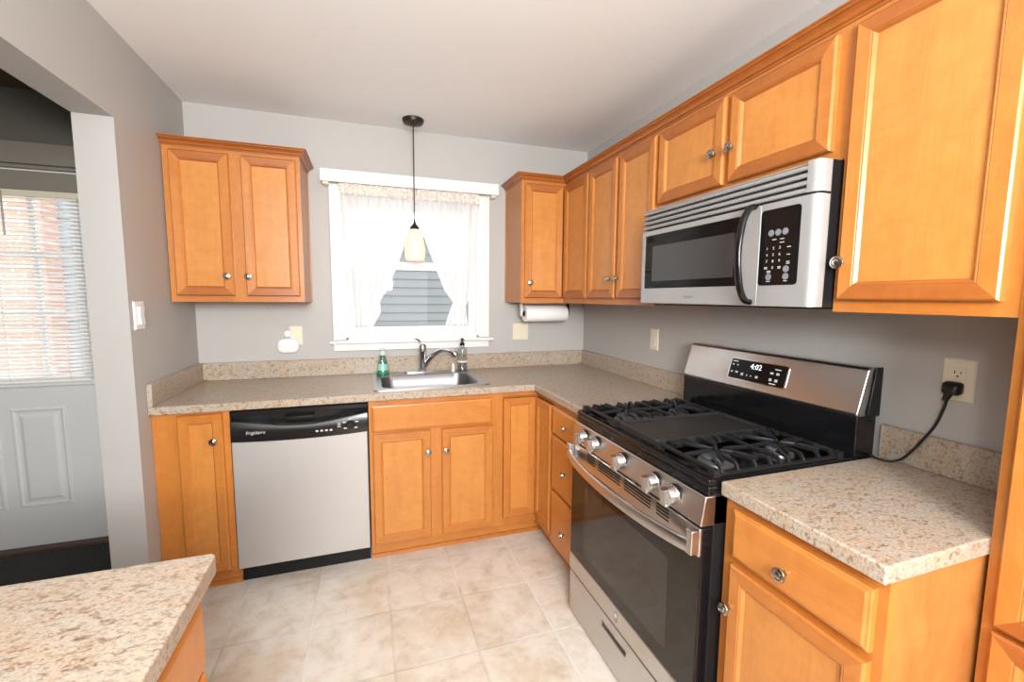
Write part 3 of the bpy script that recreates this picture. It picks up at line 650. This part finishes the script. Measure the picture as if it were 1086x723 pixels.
# ================================================================== DISHWASHER
dw = thing('dishwasher', (-1.829, 0, 0), 'dishwasher with stainless door and black control panel under the worktop', 'dishwasher')
MB().box(-0.298, 0.298, -0.575, -0.03, 0.10, 0.868).build('tub_body', BLACKP, dw)
b = MB(); b.box(-0.2975, 0.2975, -0.622, -0.576, 0.105, 0.735); b.build('door', STEEL_DW, dw, bevel=0.005, seg=3)
cp = MB()
prof = [(-0.577, 0.866), (-0.606, 0.866), (-0.612, 0.862), (-0.614, 0.842), (-0.612, 0.838)]
# lower edge dips in a shallow arc; recessed pocket under a bowed swoosh
gx = [-0.298 + 0.596 * k / 40 for k in range(41)]; g = []
def low(t): return 0.7235 - 0.010 * (1 - (2 * t - 1) ** 2)
def swoosh(t): return 0.822 - 0.036 * math.sin(PI * min(1, max(0, t))) ** 1.2
for (zz, yy) in ((0.868, -0.577), (0.868, -0.606), (0.862, -0.611), (0.845, -0.612), (0.841, -0.609)): g.append([(x, yy, zz) for x in gx])
g.append([(x, -0.600, swoosh(k / 40) + 0.010 + (0.006 if abs(k / 40 - 0.45) < 0.16 else 0)) for k, x in enumerate(gx)])
g.append([(x, -0.622, swoosh(k / 40)) for k, x in enumerate(gx)])
g.append([(x, -0.6255, swoosh(k / 40) - 0.006) for k, x in enumerate(gx)])
g.append([(x, -0.6265, 0.75) for x in gx]); g.append([(x, -0.6265, low(k / 40) + 0.004) for k, x in enumerate(gx)]); g.append([(x, -0.622, low(k / 40)) for k, x in enumerate(gx)]); g.append([(x, -0.577, low(k / 40)) for k, x in enumerate(gx)])
b = MB().sheet(g); b.loops([[r_[0] for r_ in g], [(r_[0][0] + 1e-4, r_[0][1], r_[0][2]) for r_ in g]], cap1=False); b.loops([[r_[-1] for r_ in g], [(r_[-1][0] - 1e-4, r_[-1][1], r_[-1][2]) for r_ in g]], cap1=False)
cpo = b.build('control_panel', plain('gloss_black_panel', (0.010, 0.010, 0.011), 0.2), dw, smooth=30)
MB().box(-0.07, 0.055, -0.619, -0.600, 0.812, 0.826).build('latch_handle', BLACKP, dw, bevel=0.004, seg=3)
MB().lathe([(0.021, 0.0), (0.020, -0.012), (0.017, -0.016), (0.001, -0.016)], (0.219, -0.6265, 0.766), 'y', 24).build('cycle_dial', BLACKP, dw, smooth=35)
for k in range(4): MB().box(-0.006, 0.006, -0.0012, 0.0005, -0.004, 0.004).build('button', LEG, cpo, loc=(0.066 + 0.021 * k, -0.6265, 0.7475))
for k in range(5):
    a = R(-40 + 65 * k); MB().box(-0.007, 0.007, -0.001, 0.0003, -0.003, 0.003).build('dial_mark', LEG, cpo, loc=(0.219 - 0.032 * math.cos(a), -0.6265, 0.768 + 0.028 * math.sin(a)))
for k in range(3): MB().box(-0.008, 0.008, -0.001, 0.0003, -0.0016, 0.0016).build('indicator_mark', LEG, cpo, loc=(0.166, -0.6265, 0.778 - 0.009 * k))
text('Frigidaire', 0.0215, LEG, cpo, (-0.197, -0.6269, 0.763), (R(90), 0, 0), 'brand_lettering', shear=0.25)
b = MB(); b.box(-0.298, 0.298, -0.545, -0.50, 0.0, 0.104); b.build('toe_panel', BLACKP, dw, bevel=0.002)

# ================================================================== MICROWAVE
mw = thing('microwave', (0, -1.643, 1.376), 'silver over-the-range microwave with black control panel under the short cabinet', 'microwave', R(-90))
# local x: -0.379 (far end) .. 0.379 (near end); front towards -y
HW = 0.379; MH = 0.389
MB().box(-HW, HW, -0.355, -0.002, 0, MH).build('casing', BLACKP, mw, bevel=0.002)
def rim(y, d_, x1=HW): return y
b = MB()   # bottom skirt and right pillar: extruded plan outline with a rounded near corner
def plan(x0, x1, r0=0.0, r1=0.0):
    p = [(x0, -0.356)]
    p += [(x0, -0.40)] if not r0 else [(x0 + r0 - r0 * math.cos(R(a)), -0.40 + r0 - r0 * math.sin(R(a))) for a in (0, 22, 45, 67, 90)]
    p += [(x1, -0.40)] if not r1 else [(x1 - r1 + r1 * math.sin(R(a)), -0.40 + r1 - r1 * math.cos(R(a))) for a in (0, 18, 36, 54, 72, 90)]
    return p + [(x1, -0.356)]
b.prism(plan(0.2105, HW, 0, 0.022), 0.002, 0.300, 'z'); pil = b.build('control_fascia', SILVER, mw, smooth=35)
b = MB()
for k in range(4):
    z0 = 0.308 + k * 0.0195
    pr = plan(-HW, 0.348, 0.008, 0); b.loops([[(x, y + dy, z) for x, y in pr] for z, dy in ((z0, 0.002), (z0 + 0.003, 0.0), (z0 + 0.012, 0.004), (z0 + 0.0125, 0.012))])
b.prism(plan(0.345, HW, 0, 0.022), 0.306, 0.388, 'z'); b.prism([(x, y + 0.016) for x, y in plan(-HW, 0.346, 0, 0)], 0.384, 0.388, 'z')
gr = b.build('vent_grille', SILVER, mw, smooth=35)
MB().box(-HW + 0.002, 0.37, -0.378, -0.356, 0.300, 0.386).build('grille_recess', SLOT, mw)
# door
DZT = 0.300
b = MB(); b.cells([-HW, -HW + 0.022, 0.142, 0.2085], [0.002, 0.064, 0.280, DZT], -0.40, -0.358, lambda i, j: (i, j) != (1, 1), swap=lambda a, c_, e: (a, e, c_))
dr = b.build('door', SILVER, mw, bevel=0.003)
MB().box(-HW + 0.0222, 0.1418, -0.3985, -0.372, 0.0642, 0.2798).build('door_window', BLACKG, dr)
b = MB(); b.prism(rrect(-0.309, 0.112, 0.093, 0.234, 0.004), -0.3991, -0.3984, 'y'); b.build('window_mesh', MESHG, dr)
hp = bez([(0.184, -0.398, 0.300), (0.182, -0.420, 0.292), (0.180, -0.440, 0.250), (0.178, -0.450, 0.160), (0.180, -0.440, 0.066), (0.182, -0.420, 0.022), (0.184, -0.398, 0.013)], 6)
b = MB().tube(hp, 0.011, 12, sect=[(0.009 * math.cos(2 * PI * k / 12), 0.0125 * math.sin(2 * PI * k / 12)) for k in range(12)]); b.build('handle', BLACK, mw, smooth=50)
text('Frigidaire', 0.0135, plain('grey_lettering', (0.16, 0.16, 0.17), 0.5), dr, (-0.088, -0.4003, 0.030), (R(90), 0, 0), 'brand_lettering', shear=0.2)
b = MB(); b.prism(rrect(0.2115, 0.336, 0.063, 0.281, 0.010), -0.4012, -0.3995, 'y')
kp = b.build('keypad', BLACKG, mw)
def kb(x, z, r=0.0095): MB().lathe([(r, 0.0), (r, -0.0006), (0.0005, -0.0007)], (0, 0, 0), 'y', 18).build('button', BTN, kp, loc=(x, -0.4012, z))
for k in range(3): kb(0.2475 + 0.0225 * k, 0.213)
kb(0.3015, 0.108); kb(0.3015, 0.087); kb(0.2465, 0.087)
def lg(x, z, w_, h_=0.0022): MB().box(-w_ / 2, w_ / 2, -0.0005, 0.0002, -h_ / 2, h_ / 2).build('legend', LEG, kp, loc=(x, -0.4012, z))
for k in range(9): text(str(k + 1), 0.0115, LEG, kp, (0.2375 + 0.0205 * (k % 3), -0.4014, 0.169 - 0.0185 * (k // 3)), (R(90), 0, 0), 'digit')
text('0', 0.0115, LEG, kp, (0.258, -0.4014, 0.1135), (R(90), 0, 0), 'digit')
for x, z, w_ in ((0.259, 0.1935, 0.013), (0.284, 0.1935, 0.013), (0.284, 0.1835, 0.014), (0.3065, 0.169, 0.011), (0.3065, 0.148, 0.010), (0.3065, 0.128, 0.010), (0.3065, 0.123, 0.010), (0.236, 0.115, 0.010), (0.236, 0.1115, 0.010), (0.2795, 0.115, 0.009), (0.2795, 0.1115, 0.009), (0.2465, 0.104, 0.012), (0.2465, 0.100, 0.012), (0.2465, 0.0745, 0.013), (0.3015, 0.0745, 0.011)): lg(x, z, w_)
MB().box(-0.30, 0.34, -0.34, -0.05, -0.004, 0.0).build('underside_filter', BLACKP, mw)

# ================================================================== GAS RANGE
rg = thing('gas_range', (0, -1.602, 0), 'freestanding stainless and black gas range with griddle between the worktops', 'range', R(-90))
RW = 0.381
MB().box(-RW, RW, -0.645, -0.03, 0.02, 0.88).build('oven_body', BLACKP, rg, bevel=0.002)
b = MB()
for x in (-0.34, 0.34):
    for y in (-0.58, -0.08): b.lathe([(0.018, 0.0), (0.018, 0.022)], (x, y, 0), 'z', 12)
b.build('leveling_feet', BLACKP, rg)
# cooktop with a raised rim
xs = [-RW, -RW + 0.02, RW - 0.02, RW]; ys = [-0.668, -0.635, -0.14, -0.115]
b = MB(); b.box(-RW, RW, -0.668, -0.10, 0.872, 0.8975)
b.cells(xs, ys, 0.898, 0.918, lambda i, j: (i, j) != (1, 1)); ck = b.build('cooktop', BLACK, rg, bevel=0.005, seg=3)
# control strip with knobs
b = MB(); b.prism([(-0.60, 0.787), (-0.684, 0.787), (-0.689, 0.792), (-0.676, 0.871), (-0.60, 0.871)], -RW, RW, 'x'); cs = b.build('control_panel', STEEL, rg, bevel=0.004, seg=3)
for ky in (-1.318, -1.413, -1.595, -1.776, -1.868):
    kx = -1.602 - ky
    b = MB().lathe([(0.0275, 0.0), (0.0275, -0.004), (0.026, -0.005), (0.0255, -0.024), (0.024, -0.029), (0.022, -0.030), (0.001, -0.030)], (0, 0, 0), 'y', 28)
    b.box(-0.0115, 0.0115, -0.044, -0.024, -0.0250, 0.0250)
    ko = b.build('knob', STEEL, cs, loc=(kx, -0.6815, 0.832), smooth=35, bevel=0.0015, rot=(R(9), 0, 0))
    MB().lathe([(0.029, 0.003), (0.029, -0.0025), (0.026, -0.003)], (0, 0, 0), 'y', 28).build('bezel', BLACKP, ko)
# oven door
DT = 0.783
b = MB(); b.box(-RW, RW, -0.680, -0.648, 0.205, DT); od = b.build('oven_door', BLACK, rg, bevel=0.003)
MB().box(-RW, RW, -0.690, -0.680, 0.703, DT).build('door_top_band', STEEL, od, bevel=0.003)
MB().box(-RW + 0.001, RW - 0.001, -0.688, -0.680, 0.281, 0.7025).build('oven_window', OVENG, od, bevel=0.002)
b = MB(); b.prism(rrect(-0.26, 0.26, 0.335, 0.63, 0.01), -0.6884, -0.6879, 'y'); b.build('window_inset', plain('oven_window_inset', (0.034, 0.031, 0.028), 0.06), od)
MB().box(-RW, RW, -0.690, -0.680, 0.207, 0.2805).build('door_bottom_band', STEEL, od, bevel=0.003)
b = MB()
for y0, y1 in ((-1.36, -1.42), (-1.447, -1.597), (-1.623, -1.772), (-1.80, -1.858)):
    for k in range(4): z = 0.739 + 0.0105 * k; b.box(-1.602 - y0, -1.602 - y1, -0.6905, -0.685, z, z + 0.0055)
b.build('vent_slots', SLOT, od)
hb = []
for k in range(25):
    t = k / 24; x = -0.372 + 0.744 * t; hb.append((x, -0.705 - 0.048 * (1 - (2 * t - 1) ** 2) ** 0.8, 0.732))
b = MB(); sec = [(a - 0.0, c_) for a, c_ in rrect(-0.0185, 0.0185, -0.007, 0.007, 0.005, 3)]
b.tube(hb, 0, sect=sec); hd = b.build('handle', STEEL, od, smooth=50)
for sgn in (-1, 1): MB().box(sgn * 0.381, sgn * 0.357, -0.716, -0.690, 0.712, 0.780).build('handle_bracket', STEEL, hd, bevel=0.003)
b = MB().prism(rrect(-0.013, 0.007, 0.226, 0.264, 0.006), -0.6912, -0.6895, 'y'); eb = b.build('badge', plain('silver_badge', (0.34, 0.33, 0.32), 0.3, 0.8), od)
MB().prism(rrect(-0.009, 0.003, 0.243, 0.259, 0.003), -0.6918, -0.6911, 'y').build('badge_emblem', WHITEP, eb)
# storage drawer with recessed pull
b = MB(); b.cells([-RW, -0.105, 0.060, RW], [0.012, 0.128, 0.160, 0.198], -0.687, -0.648, lambda i, j: (i, j) != (1, 1), swap=lambda a, c_, e: (a, e, c_)); dd = b.build('storage_drawer', STEEL, rg, bevel=0.003)
MB().prism([(-0.650, 0.128), (-0.682, 0.128), (-0.660, 0.160), (-0.650, 0.160)], -0.105, 0.060, 'x').build('pull_recess', plain('recess_metal', (0.62, 0.62, 0.66), 0.4, 0.25), dd)
MB().box(-0.105, 0.060, -0.689, -0.672, 0.126, 0.139).build('drawer_pull', STEEL, dd, bevel=0.003)
# backguard and console
MB().box(-RW, RW, -0.115, -0.03, 0.906, 1.045).build('backguard', BLACK, rg, bevel=0.004)
pf = [(-0.032, 1.042), (-0.112, 1.042), (-0.119, 1.049), (-0.080, 1.188), (-0.072, 1.194), (-0.032, 1.194)]
b = MB(); b.prism(pf, -RW, RW, 'x'); cn = b.build('console', STEEL, rg, bevel=0.010, seg=4)
b = MB(); b.prism([(x * 0.62 - 0.006, z) for x, z in pf], RW + 0.0005, RW + 0.006, 'x'); b.build('console_end_cap', BLACKP, rg, bevel=0.003)
ta = math.atan2(0.039, 0.139)
dp = MB().prism(rrect(-0.125, 0.127, -0.039, 0.041, 0.008), -0.002, 0.004, 'y').build('display', BLACKG, cn, loc=(0.0, -0.1015, 1.117), rot=(-ta, 0, 0))
MB().prism(rrect(-0.130, 0.132, -0.0425, 0.0445, 0.010), -0.0008, 0.004, 'y').build('display_bezel', CHROME, cn, loc=(0.0, -0.1015, 1.117), rot=(-ta, 0, 0))
text('4:02', 0.030, LEDM, dp, (-0.004, -0.0024, 0.019), (R(90), 0, 0), 'clock_digits')
for x, z, w_, h_ in ((-0.105, 0.031, 0.025, 0.003), (-0.112, 0.017, 0.008, 0.006), (-0.09, 0.017, 0.009, 0.004), (-0.112, -0.012, 0.008, 0.007), (-0.088, -0.012, 0.012, 0.007), (-0.06, -0.017, 0.011, 0.010), (-0.037, -0.018, 0.004, 0.007), (-0.018, -0.018, 0.006, 0.003), (0.008, -0.018, 0.011, 0.009),
                   (0.09, 0.024, 0.025, 0.003), (0.068, 0.008, 0.013, 0.007), (0.093, 0.008, 0.012, 0.008), (0.068, -0.017, 0.011, 0.010), (0.092, -0.017, 0.011, 0.010), (0.080, -0.031, 0.026, 0.003)):
    MB().box(-w_ / 2, w_ / 2, -0.0004, 0.0002, -h_ / 2, h_ / 2).build('touch_key', LEG if h_ > 0.0035 else WHITEP, dp, loc=(x, -0.0022, z))
# burners
def burner(x, y, r):
    b = MB().lathe([(r + 0.012, 0.898), (r + 0.010, 0.906), (r - 0.004, 0.909), (r - 0.004, 0.914)], (x, y, 0), 'z', 24); o = b.build('burner', plain('burner_base', (0.25, 0.25, 0.26), 0.35, 0.7), rg, smooth=35)
    MB().lathe([(r, 0.914), (r + 0.001, 0.918), (r - 0.002, 0.923), (0.001, 0.9245)], (x, y, 0), 'z', 24).build('burner_cap', BURN, o, smooth=35)
for x in (-0.235, 0.245): burner(x, -0.515, 0.042); burner(x, -0.265, 0.036)
burner(0.005, -0.39, 0.04)
# cast iron grates: continuous frames with fingers
def grate(x0, x1):
    b = MB(); zt = 0.940; y0, y1 = -0.636, -0.165; cx = (x0 + x1) / 2; sec = rrect(-0.0065, 0.0065, -0.0045, 0.0045, 0.003, 2)
    def rod(pts, n=4): b.tube(bez(pts, n), 0, sect=sec)
    for x in (x0, x1): b.box(x - 0.006, x + 0.006, y0, y1, 0.914, 0.926)
    rod([(x0 + 0.004, y0, 0.934), (cx, y0, 0.934), (x1 - 0.004, y0, 0.934)]); rod([(x0 + 0.004, y1, 0.934), (cx, y1, 0.934), (x1 - 0.004, y1, 0.934)])
    rod([(x0, -0.394, 0.924), (x0 + 0.022, -0.394, zt), (cx, -0.394, zt), (x1 - 0.022, -0.394, zt), (x1, -0.394, 0.924)])
    for x in (x0, x1):
        for y in (y0, y1): b.box(x - 0.011, x + 0.011, y - 0.011, y + 0.011, 0.8985, 0.938)
    for by, r_ in ((-0.518, 0.038), (-0.272, 0.032)):
        for s_, xe in ((-1, x0), (1, x1)):
            for dy, ln in ((-0.088, 0.030), (-0.032, 0.055), (0.032, 0.055), (0.088, 0.030)):
                y = by + dy; rod([(xe, y, 0.918), (xe - s_ * 0.010, y, 0.936), (xe - s_ * 0.022, y, zt + 0.002), (xe - s_ * (0.022 + ln), y - dy * 0.15, zt)])
            # long bent spokes running over the burner
            rod([(xe - s_ * 0.022, by - 0.060, zt), (xe - s_ * 0.060, by - 0.042, zt + 0.001), (cx + s_ * 0.022, by - 0.016, zt + 0.001), (cx + s_ * 0.008, by - 0.006, zt)])
            rod([(xe - s_ * 0.022, by + 0.060, zt), (xe - s_ * 0.060, by + 0.042, zt + 0.001), (cx + s_ * 0.022, by + 0.016, zt + 0.001), (cx + s_ * 0.008, by + 0.006, zt)])
        e0, e1 = (y0, -0.394) if by < -0.4 else (-0.394, y1)
        rod([(cx, e0, zt - 0.003), (cx, by - 0.055, zt), (cx, by - 0.026, zt)]); rod([(cx, by + 0.026, zt), (cx, by + 0.055, zt), (cx, e1, zt - 0.003)])
    return b
grate(-0.360, -0.118).build('grate', IRON, rg, smooth=40)
grate(0.132, 0.364).build('grate', IRON, rg, smooth=40)
b = MB(); b.loops([[(a, c_, z) for a, c_ in rrect(-0.108 + i, 0.122 - i, -0.640 + i, -0.165 - i, 0.012, 3)] for i, z in ((0, 0.919), (0, 0.941), (0.003, 0.943), (0.010, 0.943), (0.018, 0.936))])
b.box(-0.105, -0.09, -0.635, -0.61, 0.8985, 0.922); b.box(0.104, 0.119, -0.635, -0.61, 0.8985, 0.922); b.box(-0.105, -0.09, -0.20, -0.17, 0.8985, 0.922); b.box(0.104, 0.119, -0.20, -0.17, 0.8985, 0.922)
b.build('griddle', GRID, rg, smooth=30)

# ================================================================== SMALL THINGS
# pendant lamp
p = thing('pendant_lamp', (-1.235, -0.171, CH), 'pendant lamp with a cream glass shade hanging in front of the window', 'lamp')
MB().lathe([(0.062, 0.0), (0.062, -0.008), (0.055, -0.022), (0.02, -0.030), (0.006, -0.034)], (0, 0, 0), 'z', 28).build('ceiling_canopy', BRONZE, p, smooth=35)
MB().tube([(0, 0, -0.03), (0, 0, -0.575)], 0.0033, 8).build('cord', BRONZE, p, smooth=50)
MB().lathe([(0.005, -0.570), (0.008, -0.590), (0.012, -0.598), (0.024, -0.612), (0.029, -0.628), (0.027, -0.630)], (0, 0, 0), 'z', 24).build('socket_cap', BRONZE, p, smooth=35)
MB().lathe([(0.026, -0.626), (0.036, -0.640), (0.048, -0.672), (0.057, -0.712), (0.0615, -0.752), (0.060, -0.785), (0.054, -0.812), (0.051, -0.812), (0.057, -0.785), (0.0585, -0.752), (0.054, -0.712), (0.045, -0.672), (0.033, -0.642), (0.022, -0.630)], (0, 0, 0), 'z', 32, cap0=False, cap1=False).build('lamp_shade', SHADE, p, smooth=60)
# valance box
v = thing('window_valance', (-1.221, 0, 2.058), 'plain white box valance across the top of the kitchen window', 'valance')
b = MB(); b.box(-0.534, 0.534, -0.092, -0.084, 0, 0.070); b.box(-0.534, -0.526, -0.084, -0.0005, 0, 0.070); b.box(0.526, 0.534, -0.084, -0.0005, 0, 0.070); b.box(-0.526, 0.526, -0.084, -0.0005, 0.064, 0.070); b.build('fascia', TRIM, v, bevel=0.002)
for sx in (-1, 1): MB().box(sx * 0.524, sx * 0.49, -0.075, -0.0015, -0.012, 0.02).build('bracket', IVORY, v, bevel=0.002)
cr = thing('curtain_rod', (-1.221, -0.022, 2.058), 'thin white curtain rod tucked under the valance', 'rod')
MB().tube([(-0.47, 0, 0), (0.47, 0, 0)], 0.006, 10).build('rod', WHITEP, cr, smooth=40)
for sx in (-1, 1): MB().box(sx * 0.47, sx * 0.455, -0.004, 0.0015, -0.010, 0.010).build('bracket', WHITEP, cr)
def lerp_tab(tab, z):
    for (z0, x0), (z1, x1) in zip(tab, tab[1:]):
        if z1 <= z <= z0: t = (z0 - z) / (z0 - z1); return x0 + (x1 - x0) * t
    return tab[-1][1] if z < tab[-1][0] else tab[0][1]
def curtain(outer, inner, label, folds):
    rows = []; nz, nx = 56, 72
    for j in range(nz + 1):
        z = 2.062 - (2.062 - 1.214) * j / nz; a, c_ = lerp_tab(outer, z), lerp_tab(inner, z); row = []
        for i in range(nx + 1):
            t = i / nx; am = 0.009 * min(1, (2.07 - z) / 0.10 + 0.25)
            ph = folds * 2 * PI * t + 1.1 * math.sin(3 * t + 2.0 * z)
            y = -0.052 + am * math.sin(ph) + 0.004 * math.sin(2.3 * ph + 4 * z)
            zz = z + (0.006 * math.sin(ph * 1.3) if j == nz else 0)
            row.append((a + (c_ - a) * t, y, zz))
        rows.append(row)
    o = MB().sheet(rows).build('curtain', SHEER, smooth=180)
    lr = []
    for j in range(5):
        row = []
        for i in range(nx + 1):
            t = i / nx; q = 2 * PI * t * 13
            row.append((outer[0][1] + (inner[0][1] - outer[0][1]) * t, -0.066 - 0.004 * math.sin(q) - 0.002 * j / 4, 2.062 - 0.058 * j / 4 - (0.010 * abs(math.sin(q * 0.8)) if j == 4 else 0)))
        lr.append(row)
    MB().sheet(lr).build('lace_heading', LACE, o, smooth=180)
    return tag(o, label, 'curtain', 'sheer curtains at the kitchen window')
curtain([(2.07, -1.655), (1.60, -1.635), (1.214, -1.592)], [(2.07, -1.215), (1.925, -1.222), (1.78, -1.262), (1.58, -1.335), (1.43, -1.405), (1.37, -1.440), (1.30, -1.435), (1.214, -1.482)], 'white sheer curtain drawn aside at the left of the kitchen window', 6)
curtain([(2.07, -0.812), (1.60, -0.838), (1.40, -0.875), (1.335, -0.897), (1.28, -0.892), (1.214, -0.882)], [(2.07, -1.209), (1.925, -1.206), (1.77, -1.165), (1.58, -1.095), (1.44, -1.040), (1.365, -0.985), (1.30, -1.010), (1.214, -1.037)], 'white sheer curtain drawn aside at the right of the kitchen window', 6)

# wall plates
def plate(name, loc, rz, w_, h_, label, cat, mat=IVORY):
    t = thing(name, loc, label, cat, rz)
    def L(i, y): return [(-w_ / 2 + i, y, -h_ / 2 + i), (w_ / 2 - i, y, -h_ / 2 + i), (w_ / 2 - i, y, h_ / 2 - i), (-w_ / 2 + i, y, h_ / 2 - i)]
    MB().loops([L(0, -0.0005), L(0, -0.003), L(0.004, -0.0065)]).build('cover_plate', mat, t)
    return t
def screws(t, xs_, zs_):
    for x in xs_:
        for z in zs_: MB().lathe([(0.003, -0.006), (0.003, -0.0075), (0.0005, -0.0078)], (x, 0, z), 'y', 10).build('screw', IVORY, t)
t = plate('light_switch', (-0.497, 0, 1.160), 0, 0.116, 0.117, 'ivory double switch plate on the back wall right of the window', 'switch')
for x in (-0.023, 0.023): MB().prism([(-0.0065, -0.034), (-0.0105, -0.034), (-0.0075, 0.0), (-0.0085, 0.034), (-0.0065, 0.034)], x - 0.0165, x + 0.0165, 'x').build('rocker', IVORY, t)
screws(t, (-0.023, 0.023), (-0.049, 0.049))
t = plate('wall_outlet', (-1.925, 0, 1.163), 0, 0.074, 0.116, 'ivory outlet plate behind the white gadget under the left wall cabinet', 'outlet')
for z in (-0.02, 0.02): MB().prism(rrect(-0.017, 0.017, z - 0.014, z + 0.014, 0.01), -0.0085, -0.0062, 'y').build('receptacle', IVORY, t)
t = plate('light_switch', (0, -0.838, 1.171), R(-90), 0.072, 0.118, 'single ivory switch plate on the right wall above the worktop', 'switch')
MB().prism([(-0.0065, -0.034), (-0.0105, -0.034), (-0.0075, 0.0), (-0.0085, 0.034), (-0.0065, 0.034)], -0.0165, 0.0165, 'x').build('rocker', IVORY, t); screws(t, (0,), (-0.049, 0.049))
t = plate('light_switch', (WX, -0.648, 1.312), R(90), 0.085, 0.118, 'white switch plate on the left wall beside the opening', 'switch', WHITEP)
MB().prism([(-0.0065, -0.036), (-0.018, -0.036), (-0.014, 0.0), (-0.018, 0.036), (-0.0065, 0.036)], -0.0175, 0.0175, 'x').build('rocker', WHITEP, t)
t = plate('wall_outlet', (0, -2.154, 1.184), R(-90), 0.071, 0.117, 'ivory safety outlet with a black plug on the right wall', 'outlet')
rc = MB().prism(rrect(-0.0165, 0.0165, -0.034, 0.034, 0.002), -0.0085, -0.006, 'y').build('receptacle', IVORY, t)
b = MB(); 
for x, h_ in ((-0.0065, 0.008), (0.0065, 0.0065)): b.box(x - 0.0012, x + 0.0012, -0.0088, -0.008, 0.021 - h_ / 2, 0.021 + h_ / 2)
b.lathe([(0.0026, -0.008), (0.0026, -0.0088)], (0, 0, 0.0105), 'y', 10); b.build('socket_slots', SLOT, rc)
MB().box(-0.008, 0.008, -0.0095, -0.008, -0.0035, 0.0005).build('test_button', IVORY, rc); MB().box(-0.008, 0.008, -0.0095, -0.008, 0.0012, 0.0050).build('reset_button', IVORY, rc)
MB().box(-0.004, 0.004, -0.0068, -0.0063, 0.047, 0.0495).build('printed_mark', LEG, t)
# plug and cord
pc = thing('power_cord', (-0.0088, -2.152, 1.166), 'black power cord with plug running from the outlet down behind the range', 'cord')
b = MB(); b.loops([[(x, a, c_) for a, c_ in rrect(-0.0205 * k, 0.0205 * k, -0.020 * k - 0.004 * q_, 0.014 * k - 0.006 * q_, 0.008 * k, 3)] for x, k, q_ in ((0.0, 0.9, 0), (-0.006, 1.0, 0), (-0.018, 1.0, 0.5), (-0.026, 0.72, 1.2), (-0.029, 0.45, 1.8))])
b.tube([(-0.018, 0.002, -0.012), (-0.019, 0.006, -0.028), (-0.0185, 0.010, -0.040)], [0.010, 0.0085, 0.006], 10); b.build('plug', RUBBER, pc, smooth=45)
pts = [(-0.027, -2.146, 1.130), (-0.028, -2.140, 1.095), (-0.029, -2.127, 1.050), (-0.031, -2.105, 1.005), (-0.032, -2.083, 0.965), (-0.038, -2.062, 0.933), (-0.050, -2.040, 0.9195), (-0.060, -2.018, 0.9195), (-0.058, -1.996, 0.9195), (-0.045, -1.991, 0.9185)]
pts = [(a + 0.0088, c_ + 2.152, e - 1.166) for a, c_, e in pts]
MB().tube(bez(pts, 6), 0, sect=[(0.0034 * math.cos(2 * PI * k / 10), 0.0048 * math.sin(2 * PI * k / 10)) for k in range(10)]).build('cord', RUBBER, pc, smooth=60)
# white gadget hanging on the back wall
gd = thing('wall_gadget', (-1.967, 0, 1.104), 'white rounded gadget with a button top hanging on the back wall under the left cabinet', 'gadget')
b = MB()
def blob(i, y):
    o = []
    for k in range(40):
        a = 2 * PI * k / 40; c_, s_ = math.cos(a), math.sin(a); n = 3.2
        o.append(((0.0595 - i) * math.copysign(abs(c_) ** (2 / n), c_), y, (0.0445 - i) * math.copysign(abs(s_) ** (2 / n), s_)))
    return o
b.loops([blob(0.004, -0.0015), blob(0, -0.006), blob(0, -0.020), blob(0.003, -0.026), blob(0.010, -0.0295), blob(0.03, -0.031)]); b.build('case', WHITEP, gd, smooth=50)
MB().lathe([(0.003, -0.0305), (0.003, -0.032)], (-0.042, 0, 0.0), 'y', 12).build('indicator', plain('grey_dot', (0.4, 0.4, 0.42), 0.4), gd)
MB().lathe([(0.020, -0.0005), (0.021, -0.014), (0.018, -0.022), (0.001, -0.023)], (0, 0, 0.072), 'y', 24).build('button', WHITEP, gd, smooth=40)
MB().tube(bez([(-0.017, -0.006, 0.085), (-0.016, -0.007, 0.108), (-0.006, -0.007, 0.126), (0.006, -0.007, 0.125), (0.016, -0.007, 0.108), (0.017, -0.006, 0.085)], 6), 0.0013, 6).build('wire_loop', plain('thin_wire', (0.45, 0.42, 0.42), 0.4, 0.5), gd)
# paper towels
ph = thing('towel_holder', (-0.378, -0.160, UZ0), 'paper towel holder screwed under the corner wall cabinet', 'holder')
for x, m_ in ((-0.172, WHITEP), (0.168, BLACKP)): MB().prism(rrect(-0.018, 0.018, -0.092, -0.0005, 0.016), x - 0.004, x + 0.004, 'x').build('arm', m_, ph, bevel=0.001)
MB().tube([(-0.168, 0, -0.073), (0.164, 0, -0.073)], 0.009, 10).build('spindle', BLACKP, ph, smooth=40)
MB().box(-0.176, 0.172, -0.018, 0.018, -0.006, -0.0005).build('mount_bar', WHITEP, ph)
pr_ = thing('paper_towel_roll', (-0.378, -0.160, 1.293), 'white paper towel roll under the corner wall cabinet', 'paper towel')
def ringx(r, x): return [(x, r * math.cos(2 * PI * k / 36), r * math.sin(2 * PI * k / 36)) for k in range(36)]
b = MB(); b.loops([ringx(0.021, -0.150), ringx(0.051, -0.150), ringx(0.0535, -0.147), ringx(0.0535, 0.147), ringx(0.051, 0.150), ringx(0.021, 0.150)], closed=True); b.build('paper', PAPER, pr_, smooth=40)
b = MB(); b.loops([ringx(0.0205, -0.151), ringx(0.0205, 0.151), ringx(0.0185, 0.151), ringx(0.0185, -0.151)], closed=True); b.build('core', CARD, pr_, smooth=40)
